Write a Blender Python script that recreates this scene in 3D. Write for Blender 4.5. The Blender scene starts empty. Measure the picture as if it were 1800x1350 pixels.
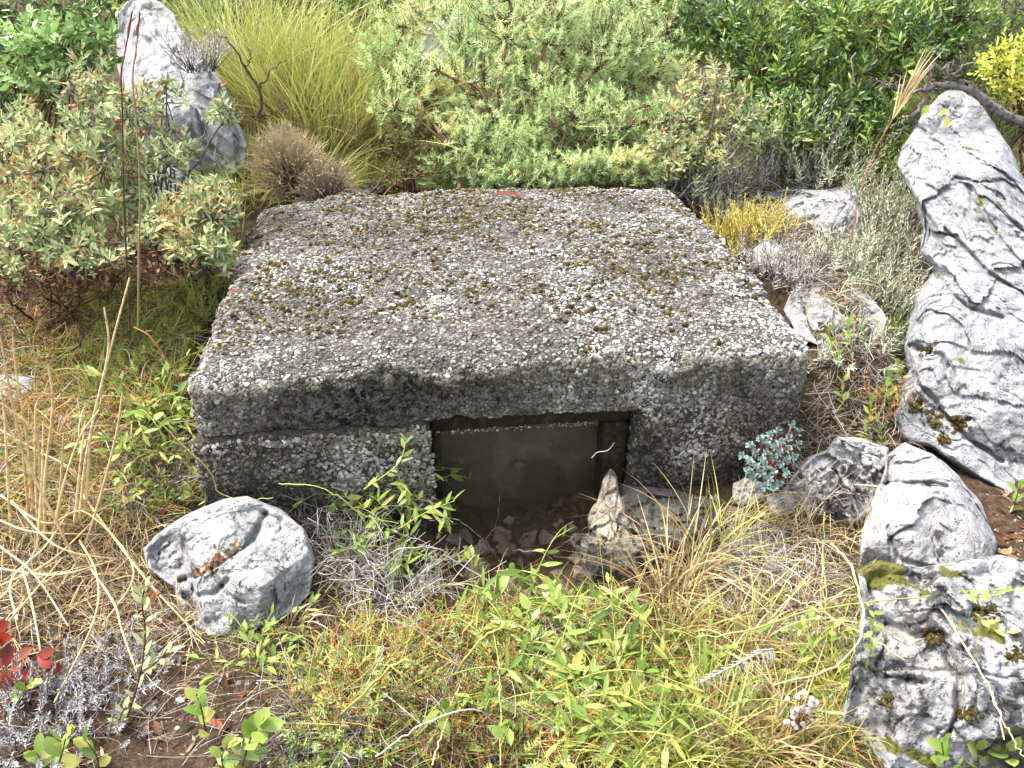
import bpy, math
import numpy as np
from math import radians as RAD

rng = np.random.default_rng(11)
scene = bpy.context.scene
COL = scene.collection

# ------------------------------------------------------------------ camera model (photo pixels, 1800 x 1350)
F = 1500.0; TH = RAD(29); CAM = np.array([0, 0, 1.23])
FW = np.array([0, math.cos(TH), -math.sin(TH)]); UP = np.array([0, math.sin(TH), math.cos(TH)]); RT = np.array([1.0, 0, 0])

def ray(px, py):
    px = np.asarray(px, float); py = np.asarray(py, float)
    return FW + ((px - 900) / F)[..., None] * RT - ((py - 675) / F)[..., None] * UP
def at_y(px, py, Y):
    d = ray(px, py); return CAM + d * (np.asarray(Y, float) / d[..., 1])[..., None]
def mpp(Y): return Y / F / 0.93          # metres per photo pixel at distance Y

# ------------------------------------------------------------------ noise
def _h(ix, iy, iz, seed):
    x = (ix.astype(np.int64) * 374761393 + iy.astype(np.int64) * 668265263 + iz.astype(np.int64) * 2147483647 + seed * 974711) & 0xffffffff
    x = ((x ^ (x >> 13)) * 1274126177) & 0xffffffff
    x = ((x ^ (x >> 16)) * 2246822519) & 0xffffffff
    return ((x ^ (x >> 15)) & 0xffffff) / float(0xffffff)
def vnoise(P, sc, seed=0):
    Q = P / sc; I = np.floor(Q); f = Q - I; I = I.astype(np.int64); f = f * f * f * (f * (f * 6 - 15) + 10)
    r = 0
    for a in (0, 1):
        for b in (0, 1):
            for c in (0, 1):
                w = (f[:, 0] if a else 1 - f[:, 0]) * (f[:, 1] if b else 1 - f[:, 1]) * (f[:, 2] if c else 1 - f[:, 2])
                r = r + w * _h(I[:, 0] + a, I[:, 1] + b, I[:, 2] + c, seed)
    return r * 2 - 1
def fbm(P, sc, o=4, seed=0, gain=0.5):
    r = 0; a = 1.0; t = 0
    for i in range(o):
        r = r + a * vnoise(P + i * 7.13, sc, seed + i); t += a; a *= gain; sc *= 0.49
    return r / t
def ridged(P, sc, o=4, seed=0):
    r = 0; a = 1.0; t = 0
    for i in range(o):
        r = r + a * (1 - 2 * np.abs(vnoise(P + i * 3.7, sc, seed + i))); t += a; a *= 0.5; sc *= 0.49
    return r / t
def fbm3(P, sc, o=3, seed=0):
    return np.stack([fbm(P, sc, o, seed + 31 * k) for k in range(3)], 1)
def nrm(v): return v / np.maximum(np.linalg.norm(v, axis=-1, keepdims=True), 1e-9)
def smooth(x, a, b):
    t = np.clip((x - a) / (b - a), 0, 1); return t * t * (3 - 2 * t)

# ------------------------------------------------------------------ terrain
def terrain(x, y):
    x = np.asarray(x, float); y = np.asarray(y, float)
    z = np.interp(y, [-50, 0.4, 1.45, 1.9, 2.9, 4.0, 6.0, 10, 25, 80, 400], [0, 0, 0, 0.06, 0.29, 0.52, 0.95, 1.5, 2.2, 5, 16])
    z = z + 0.10 * smooth(x, -0.55, -1.0) * smooth(y, 1.3, 1.9)
    z = z + 0.16 * smooth(x, .70, .85) * smooth(y, 1.74, 1.98) * (1 - smooth(y, 2.5, 3.1)) * (1 - smooth(x, .93, 1.08))
    z = z - 0.15 * np.exp(-np.abs((x - 0.02) / 0.22) ** 3 - np.abs((y - 1.60) / 0.26) ** 3)
    P = np.stack([x.ravel(), y.ravel(), np.zeros(x.size)], 1)
    n = fbm(P, 0.35, 3, 5).reshape(x.shape) * 0.035 + fbm(P, 0.06, 3, 9).reshape(x.shape) * 0.010
    return z + n
_tx = np.arange(-5, 5.001, .02); _ty = np.arange(.3, 9.001, .02); _TX, _TY = np.meshgrid(_tx, _ty); _TZ = terrain(_TX, _TY)
def tz(x, y):
    i = np.clip((np.asarray(x) + 5) / .02, 0, len(_tx) - 1.001); j = np.clip((np.asarray(y) - .3) / .02, 0, len(_ty) - 1.001)
    a, b = i.astype(int), j.astype(int); f, g_ = i - a, j - b
    return (_TZ[b, a] * (1 - f) + _TZ[b, a + 1] * f) * (1 - g_) + (_TZ[b + 1, a] * (1 - f) + _TZ[b + 1, a + 1] * f) * g_
def G(px, py):
    px = np.atleast_1d(np.asarray(px, float)); py = np.atleast_1d(np.asarray(py, float))
    d = ray(px, py); d = d / d[:, 1:2]
    out = np.full(len(px), 9.0); done = np.zeros(len(px), bool); prev = np.full(len(px), .5)
    for y in np.concatenate([np.arange(0.5, 4, 0.02), np.arange(4, 9, 0.1)]):
        p = CAM + d * y; hit = (~done) & (p[:, 2] <= tz(p[:, 0], p[:, 1])); out[hit] = y; done |= hit
    return CAM + d * out[:, None]
def G1(px, py): return G(px, py)[0]

# ------------------------------------------------------------------ mesh collector
class Geo:
    def __init__(s): s.V = []; s.Fc = []; s.r = []; s.t = []; s.n = 0
    def add(s, V, faces, rnd=None, t=None, mi=0, sm=True):
        V = np.asarray(V, float).reshape(-1, 3)
        if not isinstance(faces, list): faces = [faces]
        for f in faces:
            f = np.asarray(f, np.int64)
            if len(f): s.Fc.append((f + s.n, mi, sm))
        s.V.append(V); s.n += len(V)
        s.r.append(np.full(len(V), 0.5) if rnd is None else np.broadcast_to(np.asarray(rnd, float), (len(V),)))
        s.t.append(np.zeros(len(V)) if t is None else np.broadcast_to(np.asarray(t, float), (len(V),)))
    def build(s, name, mats, parent=None, base=None, smooth_sh=True):
        me = bpy.data.meshes.new(name)
        V = np.concatenate(s.V) if s.V else np.zeros((0, 3))
        if base is not None: V = V - np.asarray(base)
        if not isinstance(mats, (list, tuple)): mats = [mats]
        for m in mats: me.materials.append(m)
        li = np.concatenate([f.ravel() for f, m, q in s.Fc]); tot = np.concatenate([np.full(len(f), f.shape[1]) for f, m, q in s.Fc])
        mi = np.concatenate([np.full(len(f), m) for f, m, q in s.Fc])
        st = np.concatenate([[0], np.cumsum(tot)[:-1]])
        me.vertices.add(len(V)); me.vertices.foreach_set('co', V.ravel().astype(np.float32))
        me.loops.add(len(li)); me.loops.foreach_set('vertex_index', li.astype(np.int32))
        me.polygons.add(len(tot)); me.polygons.foreach_set('loop_start', st.astype(np.int32))
        me.polygons.foreach_set('material_index', mi.astype(np.int32))
        me.polygons.foreach_set('use_smooth', (np.concatenate([np.full(len(f), q) for f, m, q in s.Fc]) & bool(smooth_sh)))
        for nm, arr in (('rnd', s.r), ('tt', s.t)):
            a = me.attributes.new(nm, 'FLOAT', 'POINT'); a.data.foreach_set('value', np.concatenate(arr).astype(np.float32))
        me.update(calc_edges=True)
        o = bpy.data.objects.new(name, me); COL.objects.link(o)
        if parent is not None: o.parent = parent
        elif base is not None: o.location = base
        return o

def tag(o, label, cat, group=None, kind=None):
    if label: o['label'] = label
    if cat: o['category'] = cat
    if group: o['group'] = group
    if kind: o['kind'] = kind
    return o
def thing(name, label, cat, base, group=None):
    o = bpy.data.objects.new(name, None); COL.objects.link(o); o.empty_display_size = 0.05
    o.location = base; return tag(o, label, cat, group)
def copy_tree(src, loc, rz=0.0, sc=1.0, label=None, group=None):
    r = src.copy(); COL.objects.link(r); r.location = loc; r.rotation_euler = (0, 0, rz); r.scale = (sc,) * 3
    if label: r['label'] = label
    if group: r['group'] = group
    for ch in list(src.children):
        c = ch.copy(); COL.objects.link(c); c.parent = r
    return r

# ------------------------------------------------------------------ shape kits
def ico(sub):
    t = (1 + 5 ** .5) / 2
    V = np.array([(-1, t, 0), (1, t, 0), (-1, -t, 0), (1, -t, 0), (0, -1, t), (0, 1, t), (0, -1, -t), (0, 1, -t), (t, 0, -1), (t, 0, 1), (-t, 0, -1), (-t, 0, 1)], float)
    V = nrm(V)
    Fa = [(0, 11, 5), (0, 5, 1), (0, 1, 7), (0, 7, 10), (0, 10, 11), (1, 5, 9), (5, 11, 4), (11, 10, 2), (10, 7, 6), (7, 1, 8), (3, 9, 4), (3, 4, 2), (3, 2, 6), (3, 6, 8), (3, 8, 9), (4, 9, 5), (2, 4, 11), (6, 2, 10), (8, 6, 7), (9, 8, 1)]
    for _ in range(sub):
        mid = {}; L = list(V); nf = []
        def m(a, b):
            k = (min(a, b), max(a, b))
            if k not in mid: mid[k] = len(L); L.append(nrm((L[a] + L[b])[None])[0])
            return mid[k]
        for a, b, c in Fa:
            x, y, z = m(a, b), m(b, c), m(c, a); nf += [(a, x, z), (b, y, x), (c, z, y), (x, y, z)]
        Fa = nf; V = np.array(L)
    return V, np.array(Fa)
ICO0 = ico(0); ICO1 = ico(1); ICO2 = ico(2); ICO3 = ico(3); ICO4 = ico(4)

def basis(N):
    N = nrm(N); a = np.where(np.abs(N[:, 2:3]) < 0.9, np.array([[0, 0, 1.0]]), np.array([[1.0, 0, 0]]))
    X = nrm(np.cross(a, N)); Y = np.cross(N, X); return X, Y, N
def lumps(geo, P, N, size, flat=0.55, tmpl=ICO0, rnd=None, rough=0.25, aspect=0.35, mi=0, variants=12, sm=True):
    """many small stones / moss pads: random deformed icospheres seated on normals N"""
    n = len(P)
    if n == 0: return
    X, Y, N = basis(N); a = rng.uniform(0, 6.283, n)[:, None]
    X, Y = X * np.cos(a) + Y * np.sin(a), Y * np.cos(a) - X * np.sin(a)
    V0, F0 = tmpl; k = len(V0)
    VV = np.stack([V0 * (1 + rng.uniform(-rough, rough, (k, 1))) for _ in range(variants)])
    T = VV[rng.integers(0, variants, n)]
    s = np.asarray(size)[:, None] * np.stack([np.ones(n), rng.uniform(1 - aspect, 1, n), flat * rng.uniform(.7, 1.3, n)], 1)
    T = T * s[:, None, :]
    W = P[:, None, :] + T[:, :, 0:1] * X[:, None] + T[:, :, 1:2] * Y[:, None] + T[:, :, 2:3] * N[:, None]
    Fa = (F0[None] + (np.arange(n) * k)[:, None, None]).reshape(-1, 3)
    geo.add(W, Fa, None if rnd is None else np.repeat(rnd, k), mi=mi, sm=sm)

def tubes(geo, C, r, k=3, rnd=None, mi=0):
    C = np.asarray(C, float)
    if C.ndim == 2: C = C[None]
    n, m, _ = C.shape; r = np.broadcast_to(np.asarray(r, float), (n, m))
    T = np.gradient(C, axis=1); T = nrm(T)
    ref = np.where(np.abs(T[:, :1, 2:3]) < 0.8, np.array([0, 0, 1.0]), np.array([1.0, 0.3, 0])); ref = np.broadcast_to(ref, T.shape)
    A = nrm(np.cross(T, ref)); B = np.cross(T, A)
    ang = np.arange(k) / k * 2 * np.pi
    V = C[:, :, None] + r[:, :, None, None] * (A[:, :, None] * np.cos(ang)[None, None, :, None] + B[:, :, None] * np.sin(ang)[None, None, :, None])
    i = np.arange(m - 1)[:, None]; j = np.arange(k)[None]
    q = np.stack([i * k + j, i * k + (j + 1) % k, (i + 1) * k + (j + 1) % k, (i + 1) * k + j], -1).reshape(-1, 4)
    Fa = (q[None] + (np.arange(n) * m * k)[:, None, None]).reshape(-1, 4)
    rr = rng.uniform(0, 1, n) if rnd is None else np.broadcast_to(np.asarray(rnd, float), (n,))
    tt = np.broadcast_to(np.linspace(0, 1, m)[None, :, None], (n, m, k)).ravel()
    geo.add(V, Fa, np.repeat(rr, m * k), tt, mi)

def blades(geo, P, D, L, w, droop=0.3, M=5, rnd=None, mi=0, bend=None):
    """grass ribbons: base P, direction D, length L, drooping under gravity"""
    n = len(P); D = nrm(D); s = np.linspace(0, 1, M)
    hz = D * np.array([1, 1, 0.0]); hz = nrm(hz + rng.normal(0, .15, (n, 3)) * np.array([1, 1, 0]))
    dr = np.broadcast_to(np.asarray(droop, float), (n,))
    C = P[:, None] + (np.asarray(L)[:, None] * s[None])[..., None] * D[:, None]
    C = C + (np.asarray(L) * dr)[:, None, None] * (s ** 2)[None, :, None] * (hz[:, None] * 0.7 - np.array([0, 0, 0.8]))
    side = nrm(np.cross(D, rng.normal(0, 1, (n, 3))))
    wp = np.broadcast_to(np.asarray(w, float), (n,))[:, None] * (1 - s[None] ** 2.5 * 0.92) * 0.5
    V = np.stack([C - side[:, None] * wp[..., None], C + side[:, None] * wp[..., None]], 2)
    i = np.arange(M - 1); q = np.stack([2 * i, 2 * i + 1, 2 * i + 3, 2 * i + 2], 1)
    Fa = (q[None] + (np.arange(n) * M * 2)[:, None, None]).reshape(-1, 4)
    rr = rng.uniform(0, 1, n) if rnd is None else np.broadcast_to(np.asarray(rnd, float), (n,))
    geo.add(V, Fa, np.repeat(rr, M * 2), np.broadcast_to(np.repeat(s, 2)[None], (n, M * 2)).ravel(), mi)

# leaf templates: (along, across, up) in unit length / unit width
LANCE = (np.array([(0, 0, 0), (.33, -.46, .10), (.33, 0, 0), (.33, .46, .10), (.70, -.36, .04), (.70, 0, -.05), (.70, .36, .04), (1, 0, -.14)]),
         [np.array([(0, 1, 2), (0, 2, 3), (4, 7, 5), (5, 7, 6)]), np.array([(1, 4, 5, 2), (2, 5, 6, 3)])])
OVAL = (np.array([(0, 0, 0), (.18, -.34, .06), (.2, 0, 0), (.18, .34, .06), (.52, -.5, .10), (.52, 0, 0.01), (.52, .5, .10), (.84, -.33, .03), (.84, 0, -.05), (.84, .33, .03), (1, 0, -.1)]),
        [np.array([(0, 1, 2), (0, 2, 3), (7, 10, 8), (8, 10, 9)]), np.array([(1, 4, 5, 2), (2, 5, 6, 3), (4, 7, 8, 5), (5, 8, 9, 6)])])
DIA = (np.array([(0, 0, 0), (.45, -.5, .12), (.45, .5, .12), (1, 0, 0)]), [np.array([(0, 1, 3), (0, 3, 2)])])
NEEDLE = (np.array([(0, -.5, 0), (0, .5, 0), (.6, .45, .0), (.6, -.45, 0), (1, 0, 0)]), [np.array([(0, 1, 2, 3)]), np.array([(3, 2, 4)])])
CURL = (np.array([(0, 0, 0), (.3, -.42, .30), (.3, 0, .05), (.3, .42, .25), (.7, -.36, .34), (.7, 0, .16), (.7, .36, .2), (1, 0, .42)]), LANCE[1])
def leaves(geo, P, D, N, L, W, tmpl=LANCE, rnd=None, mi=0):
    n = len(P)
    if n == 0: return
    D = nrm(D); S = nrm(np.cross(N, D)); U = np.cross(D, S)
    V0, fs = tmpl; k = len(V0)
    L = np.broadcast_to(np.asarray(L, float), (n,)); W = np.broadcast_to(np.asarray(W, float), (n,))
    V = P[:, None] + (V0[None, :, 0] * L[:, None])[..., None] * D[:, None] + (V0[None, :, 1] * W[:, None])[..., None] * S[:, None] + (V0[None, :, 2] * W[:, None])[..., None] * U[:, None]
    Fa = [(f[None] + (np.arange(n) * k)[:, None, None]).reshape(-1, f.shape[1]) for f in fs]
    rr = rng.uniform(0, 1, n) if rnd is None else np.broadcast_to(np.asarray(rnd, float), (n,))
    geo.add(V, Fa, np.repeat(rr, k), np.broadcast_to(V0[None, :, 0], (n, k)).ravel(), mi)
def sprigs(geo, tip, ax, slen, K, L, W, a0=1.2, a1=0.4, tmpl=LANCE, planar=False, whorl=None, rnd=None, jit=0.25, mi=0, rspread=0.3, taper=0.35):
    """K leaves set along an axis ending at tip; a0/a1 = angle from axis at the bottom / top"""
    n = len(tip); ax = nrm(ax); slen = np.broadcast_to(np.asarray(slen, float), (n,))
    X, Y, _ = basis(ax); sp = rng.uniform(0, 6.283, n)
    f = np.broadcast_to((np.arange(K) + .5) / K, (n, K)) + rng.uniform(-.5, .5, (n, K)) / K * 0.6
    P = tip[:, None] - ax[:, None] * (slen[:, None] * (1 - f))[..., None]
    i = np.arange(K)
    if planar: az = np.broadcast_to((i % 2) * np.pi, (n, K)) + sp[:, None]
    elif whorl: az = (i % whorl) * 2 * np.pi / whorl + (i // whorl) * (np.pi / whorl) + sp[:, None]
    else: az = i * 2.39996 + sp[:, None]
    az = az + rng.normal(0, jit, (n, K))
    an = a0 + (a1 - a0) * np.clip(f, 0, 1) + rng.normal(0, jit * .6, (n, K))
    rad = X[:, None] * np.cos(az)[..., None] + Y[:, None] * np.sin(az)[..., None]
    D = ax[:, None] * np.cos(an)[..., None] + rad * np.sin(an)[..., None]
    N = ax[:, None] * np.sin(an)[..., None] - rad * np.cos(an)[..., None] + rng.normal(0, .25, (n, K, 3))
    sc = rng.uniform(.7, 1.15, (n, K)) * (1 - taper * np.clip(f, 0, 1))
    base = rng.uniform(0, 1, n) if rnd is None else np.broadcast_to(np.asarray(rnd, float), (n,))
    rr = np.clip(base[:, None] + rng.normal(0, rspread * .5, (n, K)), 0, 1)
    leaves(geo, P.reshape(-1, 3), D.reshape(-1, 3), N.reshape(-1, 3), (L * sc).ravel(), (W * sc).ravel(), tmpl, rr.ravel(), mi)

def bez(a, c, b, M):
    t = np.linspace(0, 1, M)[None, :, None]
    return a[:, None] * (1 - t) ** 2 + 2 * c[:, None] * t * (1 - t) + b[:, None] * t ** 2
def blob_px(cx, cy, rx, ry, Y, rd, n):
    m = mpp(Y); return (at_y(cx, cy, Y), np.array([rx * m, rd, ry * m]), n)
def skeleton(base, blobs, nmain=3, fill=0.5, upb=0.35, spread=0.06, wob=0.02):
    tips = []; mains = []
    for c, r, n in blobs:
        d = nrm(rng.normal(0, 1, (n, 3))); q = c + d * r * (rng.uniform(0, 1, (n, 1)) ** fill)
        tips.append(q)
        e = c + nrm(rng.normal(0, 1, (nmain, 3))) * r * 0.55
        b = base + rng.normal(0, spread, (nmain, 3)) * np.array([1, 1, 0]); b[:, 2] = base[2] - 0.03
        ctl = (b + e) / 2 + np.array([0, 0, .12]) * np.linalg.norm(e - b, axis=1, keepdims=True) + rng.normal(0, .05, (nmain, 3))
        cv = bez(b, ctl, e, 8); cv[:, 1:-1] += rng.normal(0, wob * .6, (nmain, 6, 3)); mains.append(cv)
    tips = np.concatenate(tips); mains = np.concatenate(mains)
    nodes = mains[:, 2:].reshape(-1, 3)
    idx = np.array([np.argmin(((nodes - t) ** 2).sum(1) * rng.uniform(.6, 1.6, len(nodes)) + 0.02 * np.maximum(0, nodes[:, 2] - t[2])) for t in tips])
    a = nodes[idx]; ctl = a * .5 + tips * .5 + rng.normal(0, wob, a.shape) - np.array([0, 0, .15]) * np.linalg.norm(tips - a, axis=1, keepdims=True)
    tw = bez(a, ctl, tips, 5)
    ax = nrm(nrm(tips - ctl) + np.array([0, 0, upb]) + rng.normal(0, .25, tips.shape))
    return mains, tw, tips, ax
def inpoly(px, py, poly):
    poly = np.asarray(poly, float); r = np.zeros(len(px), bool); j = len(poly) - 1
    for i in range(len(poly)):
        xi, yi = poly[i]; xj, yj = poly[j]
        c = ((yi > py) != (yj > py)) & (px < (xj - xi) * (py - yi) / (yj - yi + 1e-12) + xi); r ^= c; j = i
    return r
def sample_poly(poly, n):
    poly = np.asarray(poly, float); lo = poly.min(0); hi = poly.max(0); out = np.zeros((0, 2))
    while len(out) < n:
        q = rng.uniform(lo, hi, (n * 3, 2)); out = np.concatenate([out, q[inpoly(q[:, 0], q[:, 1], poly)]])
    return out[:n]
def spline(pts, M):
    """Catmull-Rom through pts, M samples"""
    p = np.asarray(pts, float)
    if len(p) == 2: p = np.stack([p[0], (p[0] + p[1]) / 2, p[1]])
    q = np.concatenate([[2 * p[0] - p[1]], p, [2 * p[-1] - p[-2]]])
    s = np.linspace(0, len(p) - 1 - 1e-6, M); i = s.astype(int); t = (s - i)[:, None]
    a, b, c, d = q[i], q[i + 1], q[i + 2], q[i + 3]
    return 0.5 * (2 * b + (c - a) * t + (2 * a - 5 * b + 4 * c - d) * t ** 2 + (3 * b - a - 3 * c + d) * t ** 3)

# ------------------------------------------------------------------ materials
def nt(name):
    m = bpy.data.materials.new(name); m.use_nodes = True; t = m.node_tree; t.nodes.clear(); return m, t
def ramp(t, stops, inp):
    r = t.nodes.new('ShaderNodeValToRGB'); e = r.color_ramp.elements
    while len(e) < len(stops): e.new(0.5)
    for k, (p, c) in enumerate(stops): e[k].position = p; e[k].color = (*c, 1)
    t.links.new(inp, r.inputs[0]); return r.outputs[0]
def attr(t, nm):
    a = t.nodes.new('ShaderNodeAttribute'); a.attribute_name = nm; return a.outputs['Fac']
def noise(t, sc, det=4, rough=.55, vec=None, dist=0):
    n = t.nodes.new('ShaderNodeTexNoise'); n.inputs['Scale'].default_value = sc; n.inputs['Detail'].default_value = det; n.inputs['Roughness'].default_value = rough; n.inputs['Distortion'].default_value = dist
    if vec is not None: t.links.new(vec, n.inputs['Vector'])
    return n.outputs['Fac']
def wpos(t):
    g = t.nodes.new('ShaderNodeNewGeometry'); return g.outputs['Position']
def mixc(t, fac, a, b, mode='MIX'):
    m = t.nodes.new('ShaderNodeMix'); m.data_type = 'RGBA'; m.blend_type = mode
    for i, v in ((0, fac), (6, a), (7, b)):
        if isinstance(v, (int, float)): m.inputs[i].default_value = v
        elif isinstance(v, tuple): m.inputs[i].default_value = (*v, 1)
        else: t.links.new(v, m.inputs[i])
    return m.outputs[2]
def math_(t, op, a, b=None):
    m = t.nodes.new('ShaderNodeMath'); m.operation = op
    for i, v in ((0, a), (1, b)):
        if v is None: continue
        if isinstance(v, (int, float)): m.inputs[i].default_value = v
        else: t.links.new(v, m.inputs[i])
    return m.outputs[0]
def step(t, v, a, b):
    m = t.nodes.new('ShaderNodeMapRange'); m.interpolation_type = 'SMOOTHSTEP'
    t.links.new(v, m.inputs[0]); m.inputs[1].default_value = a; m.inputs[2].default_value = b; return m.outputs[0]
def bump(t, h, strength=.5, dist=.01, nin=None):
    b = t.nodes.new('ShaderNodeBump'); b.inputs['Strength'].default_value = strength; b.inputs['Distance'].default_value = dist
    t.links.new(h, b.inputs['Height'])
    if nin is not None: t.links.new(nin, b.inputs['Normal'])
    return b.outputs[0]
def out(t, sh):
    o = t.nodes.new('ShaderNodeOutputMaterial'); t.links.new(sh, o.inputs['Surface'])
def pbsdf(t, col, rough=.6, spec=.3, normal=None):
    p = t.nodes.new('ShaderNodeBsdfPrincipled')
    if isinstance(col, tuple): p.inputs['Base Color'].default_value = (*col, 1)
    else: t.links.new(col, p.inputs['Base Color'])
    if isinstance(rough, (int, float)): p.inputs['Roughness'].default_value = rough
    else: t.links.new(rough, p.inputs['Roughness'])
    p.inputs['Specular IOR Level'].default_value = spec
    if normal is not None: t.links.new(normal, p.inputs['Normal'])
    return p.outputs[0]
def M_leaf(name, stops, tip=None, rough=.5, trans=.3, spec=.3):
    m, t = nt(name); c = ramp(t, stops, attr(t, 'rnd'))
    if tip: c = mixc(t, step(t, attr(t, 'tt'), tip[0], tip[1]), c, tip[2])
    c = mixc(t, math_(t, 'MULTIPLY', noise(t, 180, 2, vec=wpos(t)), .5), c, mixc(t, 1.0, c, (.55, .5, .4), 'MULTIPLY'))
    p = pbsdf(t, c, rough, spec)
    tr = t.nodes.new('ShaderNodeBsdfTranslucent'); t.links.new(c, tr.inputs['Color'])
    mx = t.nodes.new('ShaderNodeMixShader'); mx.inputs[0].default_value = trans
    t.links.new(p, mx.inputs[1]); t.links.new(tr.outputs[0], mx.inputs[2]); out(t, mx.outputs[0]); return m
def M_attr(name, stops, rough=.8, spec=.2, nsc=None, nmix=None, bstr=0, bsc=200, bd=.003, tip=None):
    m, t = nt(name); c = ramp(t, stops, attr(t, 'rnd')); v = wpos(t)
    if tip: c = mixc(t, step(t, attr(t, 'tt'), tip[0], tip[1]), c, tip[2])
    if nsc: c = mixc(t, step(t, noise(t, nsc, 4, vec=v), .42, .66), c, nmix)
    nr = bump(t, noise(t, bsc, 4, .7, vec=v), bstr, bd) if bstr else None
    out(t, pbsdf(t, c, rough, spec, nr)); return m
def M_rock(name, base=((.16, .159, .158), (.28, .279, .278), (.40, .40, .40)), dark=.5, pale=.5, moss=0.0, ochre=.25, darkc=(.025, .024, .022), seed=0.0):
    m, t = nt(name); v0 = wpos(t)
    mp = t.nodes.new('ShaderNodeVectorMath'); mp.operation = 'ADD'; mp.inputs[1].default_value = (seed, seed * 1.7, seed * .6); t.links.new(v0, mp.inputs[0]); v = mp.outputs[0]
    n1 = noise(t, 9, 6, .62, v, .4); n2 = noise(t, 55, 5, .7, v); n3 = noise(t, 240, 3, .7, v)
    c = ramp(t, [(.28, base[0]), (.5, base[1]), (.72, base[2])], math_(t, 'ADD', math_(t, 'MULTIPLY', n1, .5), math_(t, 'MULTIPLY', n2, .5)))
    c = mixc(t, math_(t, 'MULTIPLY', step(t, noise(t, 5, 4, .6, v), .5, .75), ochre), c, (.42, .36, .26))
    # white lichen plaques
    c = mixc(t, math_(t, 'MULTIPLY', step(t, noise(t, 26, 5, .6, v, .3), .58, .66), pale), c, (.60, .60, .60))
    # speckle
    c = mixc(t, math_(t, 'MULTIPLY', step(t, n3, .56, .72), .45), c, (.16, .155, .15))
    # black lichen blotches at two sizes, broken up by fine noise
    k = math_(t, 'ADD', math_(t, 'MULTIPLY', noise(t, 7, 5, .6, v, .6), .62), math_(t, 'MULTIPLY', n2, .38))
    c = mixc(t, math_(t, 'MULTIPLY', step(t, k, .62 - .16 * dark, .69 - .16 * dark), .92), c, darkc)
    k2 = noise(t, 38, 4, .65, v, .3)
    c = mixc(t, math_(t, 'MULTIPLY', step(t, k2, .70 - .08 * dark, .75 - .08 * dark), .9), c, (.04, .04, .038))
    if moss: c = mixc(t, step(t, noise(t, 6.3, 4, .6, v, .3), .66 - .1 * moss, .70 - .1 * moss), c, mixc(t, n3, (.05, .055, .01), (.13, .12, .025)))
    wv = t.nodes.new('ShaderNodeTexNoise'); wv.inputs['Scale'].default_value = 30; wv.inputs['Detail'].default_value = 3; t.links.new(v, wv.inputs['Vector'])
    ws = t.nodes.new('ShaderNodeVectorMath'); ws.operation = 'SCALE'; ws.inputs['Scale'].default_value = .02; t.links.new(wv.outputs['Color'], ws.inputs[0])
    wa = t.nodes.new('ShaderNodeVectorMath'); wa.operation = 'ADD'; t.links.new(v, wa.inputs[0]); t.links.new(ws.outputs[0], wa.inputs[1])
    vo = t.nodes.new('ShaderNodeTexVoronoi'); vo.inputs['Scale'].default_value = 34; t.links.new(wa.outputs[0], vo.inputs['Vector'])
    vp = t.nodes.new('ShaderNodeTexVoronoi'); vp.inputs['Scale'].default_value = 95; t.links.new(wa.outputs[0], vp.inputs['Vector'])
    vc = t.nodes.new('ShaderNodeTexVoronoi'); vc.feature = 'DISTANCE_TO_EDGE'; vc.inputs['Scale'].default_value = 11; t.links.new(wa.outputs[0], vc.inputs['Vector'])
    crk = math_(t, 'MULTIPLY', math_(t, 'SUBTRACT', 1.0, step(t, vc.outputs['Distance'], .0, .016)), step(t, noise(t, 5, 3, .5, v), .60, .68))
    c = mixc(t, math_(t, 'MULTIPLY', crk, .8), c, (.05, .045, .04))
    pit = math_(t, 'MULTIPLY', math_(t, 'SUBTRACT', 1.0, step(t, vp.outputs['Distance'], .12, .30)), step(t, noise(t, 14, 3, .6, v), .48, .58))
    c = mixc(t, math_(t, 'MULTIPLY', pit, .55), c, (.07, .068, .064))
    h = math_(t, 'ADD', math_(t, 'ADD', math_(t, 'MULTIPLY', n2, .8), math_(t, 'MULTIPLY', n3, .45)), math_(t, 'MULTIPLY', noise(t, 18, 5, .6, v), .8))
    h = math_(t, 'SUBTRACT', math_(t, 'ADD', h, math_(t, 'MULTIPLY', vo.outputs['Distance'], .9)), math_(t, 'ADD', math_(t, 'MULTIPLY', crk, .8), math_(t, 'MULTIPLY', pit, .5)))
    out(t, pbsdf(t, c, .88, .2, bump(t, h, .85, .014))); return m
# ------------------------------------------------------------------ camera, light, sky
cam = bpy.data.cameras.new('camera'); cam.lens = 36 * F / 1800; cam.sensor_width = 36; cam.clip_start = .02; cam.clip_end = 2000
co = bpy.data.objects.new('camera', cam); COL.objects.link(co); co.location = CAM; co.rotation_euler = (math.pi / 2 - TH, 0, 0); scene.camera = co
SUN_EL, SUN_AZ = 62, -75            # azimuth from +Y (behind the slab), negative = left
w = bpy.data.worlds.new('World'); scene.world = w; w.use_nodes = True; wt = w.node_tree; wt.nodes.clear()
sky = wt.nodes.new('ShaderNodeTexSky'); sky.sky_type = 'NISHITA'; sky.sun_disc = False; sky.sun_elevation = RAD(SUN_EL); sky.sun_rotation = RAD(SUN_AZ)
sky.dust_density = 3.0; sky.ozone_density = .6; sky.air_density = .8
bg = wt.nodes.new('ShaderNodeBackground'); bg.inputs['Strength'].default_value = .15
wo = wt.nodes.new('ShaderNodeOutputWorld'); hs = wt.nodes.new('ShaderNodeHueSaturation'); hs.inputs['Saturation'].default_value = .5; wt.links.new(sky.outputs[0], hs.inputs['Color']); wt.links.new(hs.outputs[0], bg.inputs[0]); wt.links.new(bg.outputs[0], wo.inputs[0])
sl = bpy.data.lights.new('sun', 'SUN'); sl.energy = 1.5; sl.angle = RAD(14); sl.color = (1, .95, .87)
so = bpy.data.objects.new('sun', sl); COL.objects.link(so)
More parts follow.
